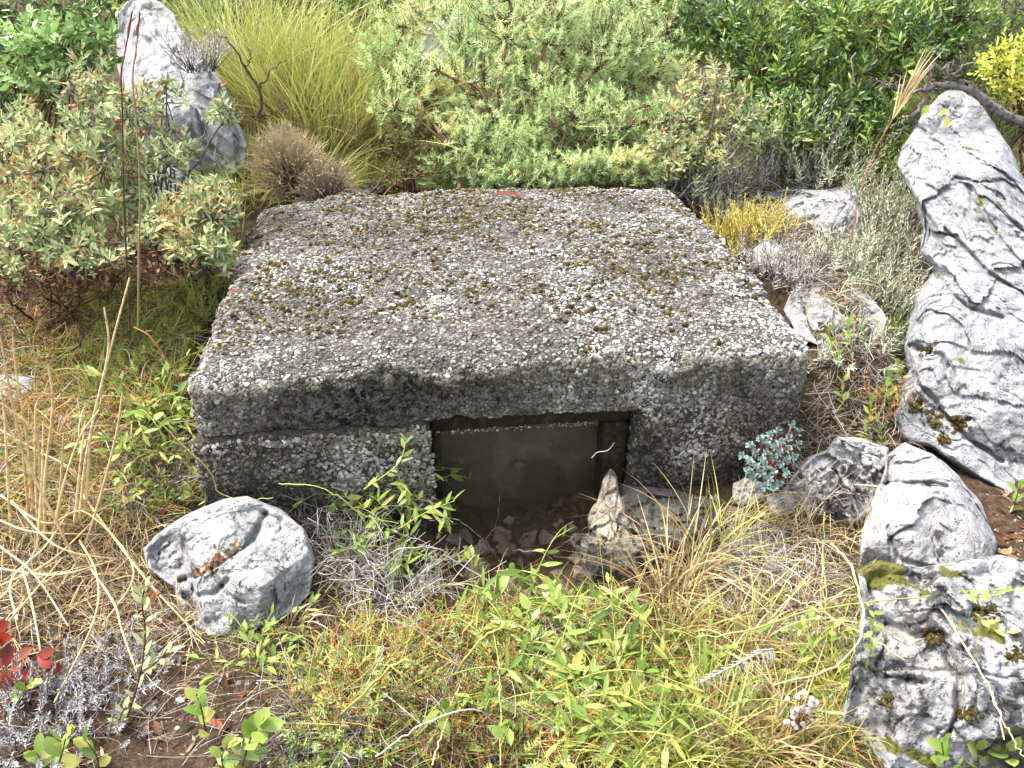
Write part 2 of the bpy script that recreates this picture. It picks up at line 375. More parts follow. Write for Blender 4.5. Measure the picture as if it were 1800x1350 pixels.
from mathutils import Vector
a = RAD(SUN_AZ); e = RAD(SUN_EL)
so.rotation_euler = Vector((math.sin(a) * math.cos(e), math.cos(a) * math.cos(e), math.sin(e))).to_track_quat('Z', 'Y').to_euler()
scene.view_settings.view_transform = 'Standard'; scene.view_settings.look = 'None'; scene.view_settings.exposure = 2.5; scene.view_settings.gamma = 1
cy = scene.cycles; cy.max_bounces = 5; cy.diffuse_bounces = 3; cy.glossy_bounces = 2; cy.transmission_bounces = 3; cy.caustics_reflective = False; cy.caustics_refractive = False
cy.use_denoising = True

# ------------------------------------------------------------------ ground
def axis(lo, hi, st, far):
    a_ = np.arange(lo, hi, st); s = st; L = [a_[-1]]; 
    while L[-1] < far: s *= 1.25; L.append(L[-1] + s)
    s = st; K = [a_[0]]
    while K[-1] > -far: s *= 1.25; K.append(K[-1] - s)
    return np.concatenate([np.array(K[1:])[::-1], a_, np.array(L[1:])])
gx = axis(-1.7, 1.9, .012, 350); gy = axis(.6, 3.8, .012, 350)
X, Y = np.meshgrid(gx, gy); Z = terrain(X, Y)
nearm = (np.abs(X) < 3) & (Y > 0) & (Y < 5)
Pn = np.stack([X.ravel(), Y.ravel(), Z.ravel()], 1)
Z = Z + np.where(nearm, (fbm(Pn, .022, 2, 44) * .006).reshape(Z.shape), 0)
g = Geo(); nx, ny = len(gx), len(gy)
i = np.arange(ny - 1)[:, None] * nx + np.arange(nx - 1)[None]
g.add(np.stack([X, Y, Z], -1), np.stack([i, i + 1, i + nx + 1, i + nx], -1).reshape(-1, 4))
m, t = nt('dark soil'); v = wpos(t)
c = ramp(t, [(.3, (.022, .014, .009)), (.5, (.05, .032, .020)), (.68, (.10, .07, .045))], noise(t, 60, 6, .7, v))
c = mixc(t, math_(t, 'MULTIPLY', step(t, noise(t, 140, 3, .6, v), .62, .70), .5), c, (.17, .13, .09))
c = mixc(t, math_(t, 'MULTIPLY', step(t, noise(t, 4, 4, .6, v), .5, .65), .5), c, (.05, .055, .02))
out(t, pbsdf(t, c, .95, .1, bump(t, noise(t, 130, 5, .7, v), .9, .01)))
o = g.build('ground', m); tag(o, 'dark brown stony soil of the slope', 'ground', kind='structure')

# ------------------------------------------------------------------ concrete cistern (block with opening)
FL = np.array([-.668, 1.525, 0.0]); al = math.atan2(.167, 1.329)
EU = np.array([math.cos(al), math.sin(al), 0]); EV = np.array([-math.sin(al), math.cos(al), 0])
W_, D_, H_ = 1.358, 1.15, .41
def S2W(p): return FL + p[..., 0:1] * EU + p[..., 1:2] * EV + p[..., 2:3] * np.array([0, 0, 1.0])
def frontp(px, py, v=0.0):
    d = ray(px, py); tt_ = np.dot(FL + EV * v - CAM, EV) / (d @ EV); P = CAM + d * np.asarray(tt_)[..., None]
    return np.stack([(P - FL) @ EU, P[..., 2]], -1)
def rb_disp(p, amp):
    P = p + 3.1
    return fbm3(P, .30, 2, 71) * .013 * amp + fbm3(P, .07, 3, 72) * .010 * amp + fbm3(P, .022, 2, 73) * .006 * amp
def rb_point(p, lo, hi, r, amp):
    """local box surface point -> rounded and weathered local point + normal"""
    inn = np.clip(p, lo + r, hi - r); d = p - inn; n = nrm(d); q = inn + n * r
    if hi[2] > .4:      # cast roof: crowned in the middle, worn down along the rims and at the corners
        x, y = q[:, 0] / W_, q[:, 1] / D_
        k = smooth(q[:, 2], .33, .41)
        ed = np.minimum(np.minimum(x, 1 - x) * W_, np.minimum(y * .8, 1 - y) * D_)
        wear = .022 * np.exp(-ed / .06) + .022 * np.exp(-(x / .12) ** 2 - ((1 - y) / .10) ** 2) + .012 * np.exp(-((x - .3) / .25) ** 2 - (y / .06) ** 2)
        q = q + np.stack([0 * x, 0 * x, k * (.030 + .030 * y - .10 * ((x - .5) ** 2 + (y - .55) ** 2) - wear * (1 + 1.1 * fbm(q, .13, 3, 8)))], 1)
        cut = np.maximum(0, (.03 - x * W_) + (.035 - (1 - y) * D_) + .01 + .03 * fbm(q, .06, 2, 7)) * .5     # broken back left corner
        q = q + np.stack([cut, -cut, 0 * x], 1)
    return q + rb_disp(q, amp), n
def rbox(geo, lo, hi, res, r, amp, mi=0):
    lo = np.array(lo, float); hi = np.array(hi, float)
    for ax_ in range(3):
        b, c_ = [k for k in range(3) if k != ax_]
        nb = max(2, int((hi[b] - lo[b]) / res) + 1); nc = max(2, int((hi[c_] - lo[c_]) / res) + 1)
        B, C_ = np.meshgrid(np.linspace(lo[b], hi[b], nb), np.linspace(lo[c_], hi[c_], nc), indexing='ij')
        for sd in (0, 1):
            p = np.zeros((nb * nc, 3)); p[:, b] = B.ravel(); p[:, c_] = C_.ravel(); p[:, ax_] = (lo, hi)[sd][ax_]
            q, n = rb_point(p, lo, hi, r, amp)
            k = np.arange(nb - 1)[:, None] * nc + np.arange(nc - 1)[None]
            f = np.stack([k, k + nc, k + nc + 1, k + 1], -1).reshape(-1, 4)
            flip = (sd == 0) ^ (ax_ == 1)
            geo.add(S2W(q), f[:, ::-1] if flip else f, mi=mi)
def stain_top(q): return fbm(q, .22, 4, 21)
def white_mask(q):
    u, vv = q[:, 0], q[:, 1]
    a_ = np.exp(-(((u - .14) / .16) ** 2 + ((vv - .06) / .09) ** 2)) * .9
    a_ = a_ + np.exp(-(((u - 1.27) / .07) ** 2)) * .45 + np.exp(-((vv - .03) / .05) ** 2) * .35 * smooth(u, .45, .8)
    return a_ + np.exp(-(((u - .75) / .4) ** 2 + ((vv - .35) / .25) ** 2)) * .15
def dark_front(q):
    """where black lichen covers the front: big on the left and along the foot"""
    u, z = q[:, 0], q[:, 2]
    n = fbm(q, .16, 4, 33)
    a_ = np.exp(-(((u - .34) / .30) ** 2 + ((z - .31) / .075) ** 2)) * 1.0
    a_ = a_ + .9 * smooth(z, .17, .03) * smooth(u, .9, .3) + .35 * np.exp(-((z - .40) / .03) ** 2) * smooth(u, .25, .6) * smooth(u, 1.0, .7)
    a_ = a_ + .75 * smooth(z, .16, .05) * smooth(u, 1.0, 1.25) + .5 * np.exp(-((u - 1.0) / .05) ** 2) * smooth(z, .24, .16)
    return np.clip(a_ + n * .55, 0, 1)
def stones_on(geo, lo, hi, r, amp, face, n, smin, smax, mode, mi, flat=.5, sink=.15):
    lo = np.array(lo, float); hi = np.array(hi, float)
    p = rng.uniform(lo, hi, (n, 3)); ax_, sd = face; p[:, ax_] = hi[ax_] if sd else lo[ax_]
    q, nn = rb_point(p, lo, hi, r, amp)
    s = smin + (smax - smin) * rng.uniform(0, 1, n) ** 2.6
    base = rng.normal(.36, .115, n) + (.07 if mode != 'top' else 0)
    if mode == 'top':
        base = base + stain_top(q) * .36 + fbm(q, .06, 3, 23) * .22 + white_mask(q) * .30 + (s > smax * .6) * rng.uniform(-.25, .35, n) - .10 * smooth(q[:, 1], .5, .8) * smooth(q[:, 0], .9, .3)
    else:
        base = base - dark_front(q) * .74 + .21 + fbm(q, .05, 2, 90) * .16 + fbm(q, .14, 3, 91) * .16
    keep = rng.uniform(0, 1, n) < (.86 + .4 * fbm(q, .11, 3, 61) if mode == 'top' else .9 - .35 * dark_front(q))
    q, nn, s, base = q[keep], nn[keep], s[keep], base[keep]
    Nw = nn[:, 0:1] * EU + nn[:, 1:2] * EV + nn[:, 2:3] * np.array([0, 0, 1.0]) + rng.normal(0, .18, q.shape)
    lumps(geo, S2W(q) - nrm(Nw) * (s * sink)[:, None], Nw, s, flat, ICO0 if smax < .012 else ICO0, np.clip(base, 0, 1), .26, .4, mi, sm=False)

# materials of the concrete
def M_conc(name, cols, dk=0.0):
    m, t = nt(name); v = wpos(t)
    n1 = noise(t, 24, 6, .7, v); n2 = noise(t, 190, 4, .7, v)
    c = ramp(t, [(.3, cols[0]), (.5, cols[1]), (.7, cols[2])], math_(t, 'ADD', math_(t, 'MULTIPLY', n1, .4), math_(t, 'MULTIPLY', n2, .6)))
    vo = t.nodes.new('ShaderNodeTexVoronoi'); vo.inputs['Scale'].default_value = 130; t.links.new(v, vo.inputs['Vector'])
    c = mixc(t, step(t, vo.outputs['Distance'], .45, .7), c, (.03, .028, .024))
    out(t, pbsdf(t, c, .95, .12, bump(t, math_(t, 'SUBTRACT', n2, math_(t, 'MULTIPLY', vo.outputs['Distance'], .8)), .9, .006))); return m
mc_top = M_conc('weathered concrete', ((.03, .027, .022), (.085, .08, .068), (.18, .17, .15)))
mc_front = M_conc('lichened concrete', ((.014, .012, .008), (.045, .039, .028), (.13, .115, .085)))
m_stone = M_attr('exposed aggregate', [(0, (.018, .017, .016)), (.22, (.055, .052, .047)), (.42, (.125, .12, .108)), (.6, (.22, .212, .195)), (.8, (.40, .395, .38)), (1, (.62, .62, .61))], .9, .15, 60, (.20, .185, .15), .6, 320, .003)
m_stonef = M_attr('lichen areole', [(0, (.008, .007, .006)), (.2, (.028, .025, .020)), (.4, (.095, .087, .068)), (.6, (.185, .172, .14)), (.8, (.32, .30, .26)), (1, (.5, .48, .44))], .95, .1, 45, (.10, .088, .065), .7, 300, .003)
m_moss = M_attr('cushion moss', [(0, (.030, .022, .010)), (.4, (.075, .056, .018)), (.75, (.13, .10, .028)), (1, (.20, .165, .05))], 1, .05, 300, (.03, .02, .008), 1.0, 500, .006)

cis = thing('concrete_cistern', 'big weathered concrete block with mossy flat top and dark square opening', 'cistern', FL + EU * W_ / 2 + EV * D_ / 2)
cb = np.array(cis.location)
OP = {k: frontp(np.array(float(a_)), np.array(float(b_))) for k, (a_, b_) in dict(lt=(745, 752), rt=(1130, 705), lb=(757, 900), rb=(1120, 800)).items()}
print('opening', OP, frontp(np.array(345.), np.array(775.)), frontp(np.array(560.), np.array(770.)))
UA, UB = .492, .958; ZT = .235
LO, HI = (0, 0, ZT), (W_, D_, H_)
g = Geo(); rbox(g, LO, HI, .0055, .038, 1.0)
stones_on(g, LO, HI, .038, 1, (2, 1), 60000, .0013, .0058, 'top', 1, .50, -.05)
stones_on(g, LO, HI, .038, 1, (1, 0), 15000, .0018, .0066, 'front', 2, .45, -.15)
stones_on(g, LO, HI, .038, 1, (0, 0), 2500, .003, .011, 'front', 2); stones_on(g, LO, HI, .038, 1, (0, 1), 2500, .003, .011, 'front', 2)
n = 420; p = np.stack([rng.uniform(.01, W_ - .01, n), rng.uniform(.0, D_, n), np.full(n, H_)], 1); k = np.arange(n) < 110; p[k, 0] = W_ - np.abs(rng.normal(.02, .02, 110)); p[k, 1] = rng.uniform(0, .9, 110); k2 = (np.arange(n) >= 110) & (np.arange(n) < 170); p[k2, 1] = np.abs(rng.normal(.02, .015, 60)); p[k2, 0] = rng.uniform(.7, W_ - .02, 60)
q, nn = rb_point(p, np.array(LO), np.array(HI), .038, 1); lumps(g, S2W(q) - np.array([0, 0, .002]), np.tile([0, 0, 1.0], (n, 1)) + rng.normal(0, .15, (n, 3)), rng.uniform(.004, .011, n), .4, ICO1, np.clip(np.where(k | k2, rng.normal(.66, .16, n), rng.normal(.45, .26, n)), 0, 1), .2, .45, 1, sm=False)
g.build('roof_slab', [mc_top, m_stone, m_stonef], cis, cb)
# pale rough lumps at the roof rim
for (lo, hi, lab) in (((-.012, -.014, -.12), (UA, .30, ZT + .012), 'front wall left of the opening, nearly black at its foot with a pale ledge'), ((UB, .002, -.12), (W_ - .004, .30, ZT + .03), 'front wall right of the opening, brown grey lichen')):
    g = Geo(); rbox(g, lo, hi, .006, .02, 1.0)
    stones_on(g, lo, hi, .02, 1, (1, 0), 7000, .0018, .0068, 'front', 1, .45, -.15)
    if lo[0] < 0.1:
        n = 640; p = np.stack([rng.uniform(0, .46, n), np.full(n, -.010) + rng.uniform(0, .008, n), ZT - .006 + rng.normal(0, .004, n)], 1)
        kk = fbm(p, .09, 3, 17) > -.12; p = p[kk]; n = len(p)
        lumps(g, S2W(p), -EV + np.array([0, 0, .5]) + rng.normal(0, .2, (n, 3)), rng.uniform(.0022, .0075, n), .5, ICO0, np.clip(rng.normal(.60, .15, n), 0, 1), mi=1, sm=False)
        n = 1800; p = np.stack([rng.uniform(.27, UA, n), np.full(n, -.014), rng.uniform(.03, .23, n)], 1)
        k = fbm(p, .06, 3, 5) > -.05; p = p[k]; n = len(p)
        lumps(g, S2W(p + rb_disp(p, 1)), -EV + rng.normal(0, .2, (n, 3)), rng.uniform(.002, .0065, n), .35, ICO0, np.clip(rng.normal(.60, .18, n), 0, 1), mi=1, sm=False)
    else:
        stones_on(g, lo, hi, .02, 1, (0, 0), 1200, .003, .009, 'front', 1, .45)
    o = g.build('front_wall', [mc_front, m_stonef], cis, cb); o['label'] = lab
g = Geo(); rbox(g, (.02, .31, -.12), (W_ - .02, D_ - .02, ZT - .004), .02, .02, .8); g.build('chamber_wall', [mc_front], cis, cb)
g = Geo()   # stepped frame behind the outer edge of the opening
rbox(g, (UA + .002, .055, ZT - .045), (UB - .002, .12, ZT - .006), .006, .008, .35)
rbox(g, (UB - .062, .055, -.12), (UB - .004, .12, ZT - .047), .006, .008, .35)
rbox(g, (UA + .004, .065, -.12), (UA + .022, .12, ZT - .047), .006, .006, .35)
n = 150; p = np.stack([rng.uniform(UA + .01, UB - .07, n), np.full(n, .054), ZT - .043 + rng.normal(0, .003, n)], 1)
lumps(g, S2W(p), -EV + rng.normal(0, .3, (n, 3)), rng.uniform(.0015, .0042, n), .5, ICO0, np.clip(rng.normal(.5, .2, n), 0, 1), mi=1, sm=False)
m_fr, t = nt('dark brown concrete'); v = wpos(t)
c = ramp(t, [(.3, (.006, .005, .003)), (.55, (.022, .017, .009)), (.75, (.06, .048, .028))], noise(t, 45, 6, .7, v, .5))  # stepped frame mottled from near black to brown, darker than the front wall
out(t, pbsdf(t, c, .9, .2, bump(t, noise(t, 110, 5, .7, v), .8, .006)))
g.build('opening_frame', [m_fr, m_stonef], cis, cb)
m, t = nt('stained cement panel'); v = wpos(t)
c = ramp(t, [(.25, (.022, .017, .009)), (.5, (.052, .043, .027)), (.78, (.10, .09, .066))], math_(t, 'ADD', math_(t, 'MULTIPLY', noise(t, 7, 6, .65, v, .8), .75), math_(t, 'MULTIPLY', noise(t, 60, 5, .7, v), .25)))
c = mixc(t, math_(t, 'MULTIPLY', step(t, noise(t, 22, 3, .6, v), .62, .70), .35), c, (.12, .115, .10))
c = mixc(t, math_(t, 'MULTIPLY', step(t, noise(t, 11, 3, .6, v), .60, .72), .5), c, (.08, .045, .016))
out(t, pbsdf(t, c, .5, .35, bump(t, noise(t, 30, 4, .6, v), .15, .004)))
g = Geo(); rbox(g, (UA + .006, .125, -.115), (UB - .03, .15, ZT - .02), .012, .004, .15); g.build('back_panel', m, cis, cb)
# moss pads on the roof: countless, one part
n = 15000; p = np.stack([rng.uniform(.02, W_ - .02, n), rng.uniform(.015, D_ - .01, n), np.full(n, H_)], 1)
dens = fbm(p, .20, 4, 55) * .9 + fbm(p, .05, 3, 56) * .9 + .30 * np.exp(-((p[:, 0] - .3) / .35) ** 2 - ((p[:, 1] - .6) / .4) ** 2) + .22 * smooth(p[:, 1], .85, 1.1) - .55 * smooth(p[:, 1], .22, .05) - .35 * white_mask(p)
p = p[dens > .02 + rng.normal(0, .17, n)]; n = len(p)
q, nn = rb_point(p, np.array(LO), np.array(HI), .038, 1)
g = Geo(); s = .0020 + .0068 * rng.uniform(0, 1, n) ** 2.4
lumps(g, S2W(q), np.tile([0, 0, 1.0], (n, 1)) + rng.normal(0, .1, (n, 3)), s, .6, ICO1, np.clip(rng.normal(.5, .25, n), 0, 1), .22, .45)
print('moss pads', n)
o = g.build('moss', m_moss, cis, cb); o['kind'] = 'stuff'
# ------------------------------------------------------------------ rocks
M_lime = M_rock('pale limestone', dark=.12, pale=.5, ochre=.15)
M_lime2 = M_rock('limestone with black lichen', ((.15, .148, .145), (.26, .257, .253), (.38, .38, .38)), dark=.42, pale=.6, ochre=.3, seed=3.3)
M_lime3 = M_rock('dark lichened limestone', ((.10, .10, .095), (.26, .255, .25), (.46, .46, .46)), dark=1.0, pale=.9, moss=.7, ochre=.4, seed=7.7)
M_lime4 = M_rock('grey limestone', ((.18, .175, .165), (.29, .285, .27), (.40, .39, .37)), dark=.5, pale=.45, moss=.2, ochre=.5, seed=1.2)
M_lime5 = M_rock('bright ledge limestone', ((.12, .12, .121), (.235, .235, .238), (.38, .38, .385)), dark=.36, pale=.65, moss=.2, ochre=.2, seed=5.1)
M_rub = M_rock('brown rubble', ((.07, .05, .035), (.14, .105, .08), (.22, .18, .14)), dark=.35, pale=.1, ochre=.8, darkc=(.03, .022, .015), seed=9.0)

def dpoly(px, py, line):
    """distance in px from points to a polyline"""
    line = np.asarray(line, float); best = np.full(len(px), 1e9)
    for a_, b_ in zip(line[:-1], line[1:]):
        d = b_ - a_; t = np.clip(((px - a_[0]) * d[0] + (py - a_[1]) * d[1]) / (d @ d), 0, 1)
        best = np.minimum(best, np.hypot(px - a_[0] - t * d[0], py - a_[1] - t * d[1]))
    return best
def resample(poly, n):
    p = np.asarray(poly, float); p = np.concatenate([p, p[:1]]); L = np.concatenate([[0], np.cumsum(np.hypot(*np.diff(p, axis=0).T))])
    s = np.linspace(0, L[-1], n, endpoint=False); return np.stack([np.interp(s, L, p[:, 0]), np.interp(s, L, p[:, 1])], 1)
from mathutils.kdtree import KDTree
def facets(Q, cell, seed):
    """broken rock: nearest random cell gives a tilted plane; returns height (unit) and distance to the cell border"""
    R2 = np.random.default_rng(seed); lo, hi = Q.min(0) - cell, Q.max(0) + cell; n = max(6, int(np.prod((hi - lo) / cell) * .9)); n = min(n, 6000)
    C = R2.uniform(lo, hi, (n, 3)); kd = KDTree(n)
    for i_, c_ in enumerate(C): kd.insert(c_, i_)
    kd.balance(); N = R2.normal(0, .55, (n, 3)); O = R2.uniform(-.5, .5, n)
    r = [kd.find_n(q, 2) for q in Q]; i0 = np.array([a_[0][1] for a_ in r]); d0 = np.array([a_[0][2] for a_ in r]); d1 = np.array([a_[1][2] for a_ in r])
    return O[i0] + ((Q - C[i0]) * N[i0]).sum(1) / cell, (d1 - d0) / cell
def rock_mesh(outline, Yf, T, center=None, spokes=180, rings=60, amp=.02, nsc=.16, strata=None, cracks=(), planes=9, prof=2.6, seed=0, back=.6, chis=.8, fine=.35, snap=True, brk=.8):
    b = resample(outline, spokes); c = np.mean(b, 0) if center is None else np.array(center, float)
    (p0, y0), (p1, y1) = Yf
    bi = np.argmax(b[:, 1]); sh = G1(*b[bi])[1] - (y0 + (b[bi, 1] - p0) / (p1 - p0) * (y1 - y0)); print('  rock shift %.3f' % sh) if abs(sh) > .08 else None
    if snap: y0 += sh + .012; y1 += sh + .012
    V = []
    for side in (1, -1):
        s = np.sin(np.linspace(0, 1, rings) * np.pi / 2) ** .9 if side == 1 else np.linspace(0, 1, rings // 2)
        s = s[::-1] if side == 1 else s
        q = c + (b - c)[None] * s[:, None, None]; V.append((side, s, q))
    def sheet(side, s, q):
        px, py = q[..., 0].ravel(), q[..., 1].ravel(); ss = np.repeat(s, spokes)
        Yb = y0 + (py - p0) / (p1 - p0) * (y1 - y0); P = at_y(px, py, Yb); rd = nrm(P - CAM)
        pf = np.clip(1 - ss ** prof, 0, 1) ** .5
        P = P - rd * (side * (T if side == 1 else T * back) * pf)[:, None]
        if side == 1:
            e = np.clip((1 - ss) * 8, 0, 1)
            cen = P.mean(0); R2 = np.random.default_rng(seed + 77)
            for k in range(planes):
                n = nrm(R2.normal(0, 1, 3) + np.array([0, -.7, .8]))
                pr = (P - cen) @ n; d = np.quantile(pr, min(.985, chis + .14 + R2.uniform(0, .17) * .9)); kk = -(rd @ n); ok = kk > .25; P = P + rd * (np.clip(np.maximum(0, pr - d) / np.where(ok, kk, 1), 0, T * .5) * ok * (.25 + .75 * e))[:, None]
            n1 = fbm(P, nsc, 4, seed) * amp + ridged(P, nsc * .45, 3, seed + 5) * amp * fine * .25 + fbm(P, .05, 4, seed + 8, .65) * .008 + np.minimum(0, fbm(P, .03, 3, seed + 18) + .1) * .012
            Qw = P + fbm3(P, nsc * .5, 3, seed + 60) * nsc * .22
            if strata:
                sx, sy, st_ = strata[5] if len(strata) > 5 else (3.2, 3.2, .8)
                U_ = RT * strata[1] + UP * strata[0]; V_ = RT * strata[0] - UP * strata[1]; Qw = np.stack([Qw @ U_ / 3.0, Qw @ V_, Qw @ FW * .7], 1)
            hf, db = facets(Qw, nsc * .62, seed + 61); h2, d2 = facets(Qw + .5, min(nsc * .2, .035), seed + 62)
            n1 = n1 + amp * brk * (.70 * hf) + min(amp, .03) * brk * .24 * h2 - amp * brk * .18 * np.exp(-(db / .07) ** 2) * smooth(fbm(P, nsc, 2, seed + 63), -.25, .2)
            if strata:
                dx, dy, per, sa, warp = strata
                Q = P.copy(); cc = (px * dx + py * dy) / per + fbm(P, .30, 3, seed + 11) * warp + fbm(P, .06, 2, seed + 12) * .25
                fr = cc - np.floor(cc); lay = _h(np.floor(cc).astype(int), np.zeros(len(cc), int), np.zeros(len(cc), int), seed)
                n1 = n1 + sa * (fr ** .8 - .5) * (.5 + lay) + sa * .9 * (lay - .5) - sa * .30 * np.exp(-(np.minimum(fr, 1 - fr) / .045) ** 2) * smooth(fbm(P, .12, 3, seed + 3), .0, .35)
            for line, wd, dep in cracks:
                jit = fbm(P, .05, 3, seed + 9) * wd * 1.2
                n1 = n1 - dep * np.exp(-((dpoly(px, py, line) + jit) / wd) ** 2)
            P = P - rd * (n1 * (.35 + .65 * e))[:, None] + fbm3(P, .05, 2, seed + 40) * .006
        else:
            P = P + fbm3(P, nsc, 2, seed) * amp * .5
        return P
    A = sheet(*V[0]); B = sheet(*V[1]); r0, r1 = rings, rings // 2
    A2 = A.reshape(r0, spokes, 3); B2 = B.reshape(r1, spokes, 3); B2[-1] = A2[0]
    def fc(r, flip):
        i = np.arange(r - 1)[:, None]; j = np.arange(spokes)[None]
        f = np.stack([i * spokes + j, i * spokes + (j + 1) % spokes, (i + 1) * spokes + (j + 1) % spokes, (i + 1) * spokes + j], -1).reshape(-1, 4)
        return f[:, ::-1] if flip else f
    return A2, B2, fc(r0, False), fc(r1, False)
def rock(name, label, outline, Yf, T, mat, **kw):
    A, B, fa, fb = rock_mesh(outline, Yf, T, **kw)
    g = Geo(); g.add(A, fa); g.add(B, fb)
    base = np.concatenate([A.reshape(-1, 3), B.reshape(-1, 3)]); bs = base.mean(0); bs[2] = base[:, 2].min()
    o = g.build(name, mat, None, bs); tag(o, label, 'rock'); return o, A
def pads(parent, A, spots, n, smin, smax, mat, up=.4):
    """moss patches on a rock's visible sheet; each patch is a part of that rock"""
    P = A.reshape(-1, 3); du = np.roll(A, -1, 1) - A; dv = np.gradient(A, axis=0); N = nrm(np.cross(du, dv).reshape(-1, 3)); N = N * np.sign((N * (CAM - P)).sum(1))[:, None]
    zz = (P - CAM) @ FW; px = 900 + F * ((P - CAM) @ RT) / zz; py = 675 - F * ((P - CAM) @ UP) / zz
    for x, y, rr in spots:
        mk = np.exp(-((px - x) ** 2 + ((py - y) * 1.3) ** 2) / rr ** 2 * 2) + 1e-12
        k = rng.choice(len(P), n, p=mk / mk.sum()); g = Geo()
        lumps(g, P[k] + rng.normal(0, .003, (n, 3)), N[k] + np.array([0, 0, up]), smin + (smax - smin) * rng.uniform(0, 1, n) ** 2, .4, ICO2, np.clip(rng.normal(.5, .2, n), 0, 1), .12, .4)
        g.build('moss_patch', mat, parent, np.array(parent.location))

# boulder in front on the left
boulder, A = rock('boulder', 'cracked pale grey boulder lying in front of the block at the left', [(250, 965), (272, 942), (330, 906), (360, 888), (395, 878), (432, 872), (470, 886), (505, 905), (535, 930), (556, 985), (545, 1040), (520, 1075), (475, 1100), (420, 1116), (368, 1124), (345, 1098), (312, 1060), (305, 1035), (258, 1000)],
    ((1125, 1.19), (875, 1.43)), .13, M_lime2, center=(410, 1000), spokes=240, rings=90, amp=.016, nsc=.10, planes=12, seed=4, chis=.62,
    cracks=[([(468, 900), (440, 950), (405, 975), (370, 1000), (318, 1020)], 5, .026), ([(325, 1018), (345, 1045), (375, 1045), (400, 1020)], 4, .018), ([(325, 1045), (350, 1075)], 7, .02), ([(370, 1000), (400, 1045), (430, 1060)], 4, .02)])
# tall leaning rock at the back left
rock('standing_rock', 'tall leaning pale rock behind the shrubs at the upper left', [(208, 25), (222, 2), (245, -8), (285, 5), (305, 25), (330, 78), (368, 115), (396, 150), (414, 205), (435, 255), (428, 295), (345, 345), (275, 335), (238, 235), (214, 150), (204, 90)],
    ((330, 2.72), (0, 3.15)), .16, M_lime, center=(320, 170), spokes=180, rings=60, amp=.03, nsc=.22, planes=12, seed=8, chis=.62, strata=(.8, -.35, 52, .008, .5), brk=1.2,
    cracks=[([(243, 60), (262, 75), (275, 100)], 4, .03), ([(345, 195), (358, 235)], 4, .04), ([(330, 230), (390, 280)], 5, .03)])
rock('rock', 'weathered grey rock lump low among the grey green shrub at the left', [(262, 300), (300, 292), (345, 320), (370, 350), (350, 385), (290, 380), (262, 345)], ((385, 2.35), (290, 2.55)), .07, M_lime2, seed=12, amp=.03, nsc=.12, spokes=90, rings=30)
# big outcrop at the right with slanting layers
out_, A = rock('rock_outcrop', 'huge pale limestone outcrop with slanting layers rising along the right edge', [(1648, 168), (1668, 158), (1690, 160), (1720, 180), (1765, 240), (1800, 320), (1840, 390), (1880, 470), (1990, 600), (2020, 760), (1960, 880), (1860, 905), (1800, 880), (1735, 848), (1690, 822), (1640, 788), (1590, 772), (1566, 735), (1575, 690), (1598, 655), (1588, 610), (1602, 560), (1612, 515), (1642, 478), (1618, 440), (1622, 400), (1605, 345), (1590, 318), (1578, 290), (1588, 255), (1615, 210)],
    ((900, 1.57), (160, 2.95)), .24, M_lime5, center=(1730, 520), snap=False, spokes=560, rings=170, amp=.035, nsc=.30, planes=10, prof=2.0, seed=21, strata=(-.55, .84, 112, .022, 1.9), chis=.7, fine=.6, brk=1.1,
    cracks=[([(1600, 610), (1650, 625), (1680, 660)], 4, .03), ([(1640, 480), (1700, 540), (1760, 560)], 3, .03), ([(1590, 640), (1640, 700), (1700, 770), (1760, 810)], 4, .03), ([(1700, 330), (1760, 420), (1800, 470)], 3.5, .03), ([(1660, 400), (1740, 480), (1800, 520)], 3, .03)])
pads(out_, A, ((1640, 740, 22), (1685, 745, 16), (1610, 715, 12), (1630, 615, 14), (1660, 772, 8)), 60, .003, .009, m_moss)
# lower right: pale boulder above a dark lichened one
rock('boulder', 'smooth pale boulder at the right between the outcrop and the dark lichened rock', [(1518, 930), (1530, 890), (1545, 850), (1560, 800), (1592, 778), (1640, 798), (1690, 838), (1722, 885), (1752, 960), (1745, 990), (1720, 1040), (1640, 1075), (1560, 1068), (1508, 1010)],
    ((1075, 1.33), (778, 1.72)), .13, M_lime2, center=(1630, 915), spokes=240, rings=80, amp=.022, nsc=.18, planes=12, seed=31, chis=.66, cracks=[([(1545, 850), (1600, 850), (1660, 855)], 5, .03), ([(1560, 930), (1580, 980), (1640, 1000)], 4, .02)])
low, A = rock('boulder', 'dark boulder blotched with black and white lichen in the bottom right corner', [(1500, 1005), (1545, 985), (1620, 995), (1700, 985), (1760, 975), (1850, 1000), (1950, 1100), (1960, 1250), (1860, 1350), (1740, 1380), (1620, 1390), (1500, 1370), (1470, 1290), (1488, 1220), (1500, 1160), (1516, 1080)],
    ((1380, .93), (990, 1.20)), .13, M_lime3, center=(1680, 1180), spokes=320, rings=110, amp=.03, nsc=.16, planes=14, seed=37, chis=.66, fine=.6, brk=1.2,
    cracks=[([(1530, 1080), (1600, 1120), (1650, 1110), (1680, 1180)], 9, .035), ([(1690, 1190), (1680, 1270), (1650, 1320)], 7, .03), ([(1560, 1190), (1620, 1200)], 6, .025)])
pads(low, A, ((1745, 1080, 24), (1785, 1150, 18), (1720, 1075, 13), (1640, 1120, 15), (1700, 1260, 18), (1560, 1230, 14)), 60, .002, .006, m_moss)
rock('rock', 'small pale blue grey rock slab at the right edge above the dark boulder', [(1725, 1000), (1760, 992), (1830, 1010), (1840, 1045), (1790, 1045), (1735, 1025)], ((1045, 1.20), (990, 1.30)), .04, M_lime, seed=38, spokes=80, rings=26, amp=.012, nsc=.08)
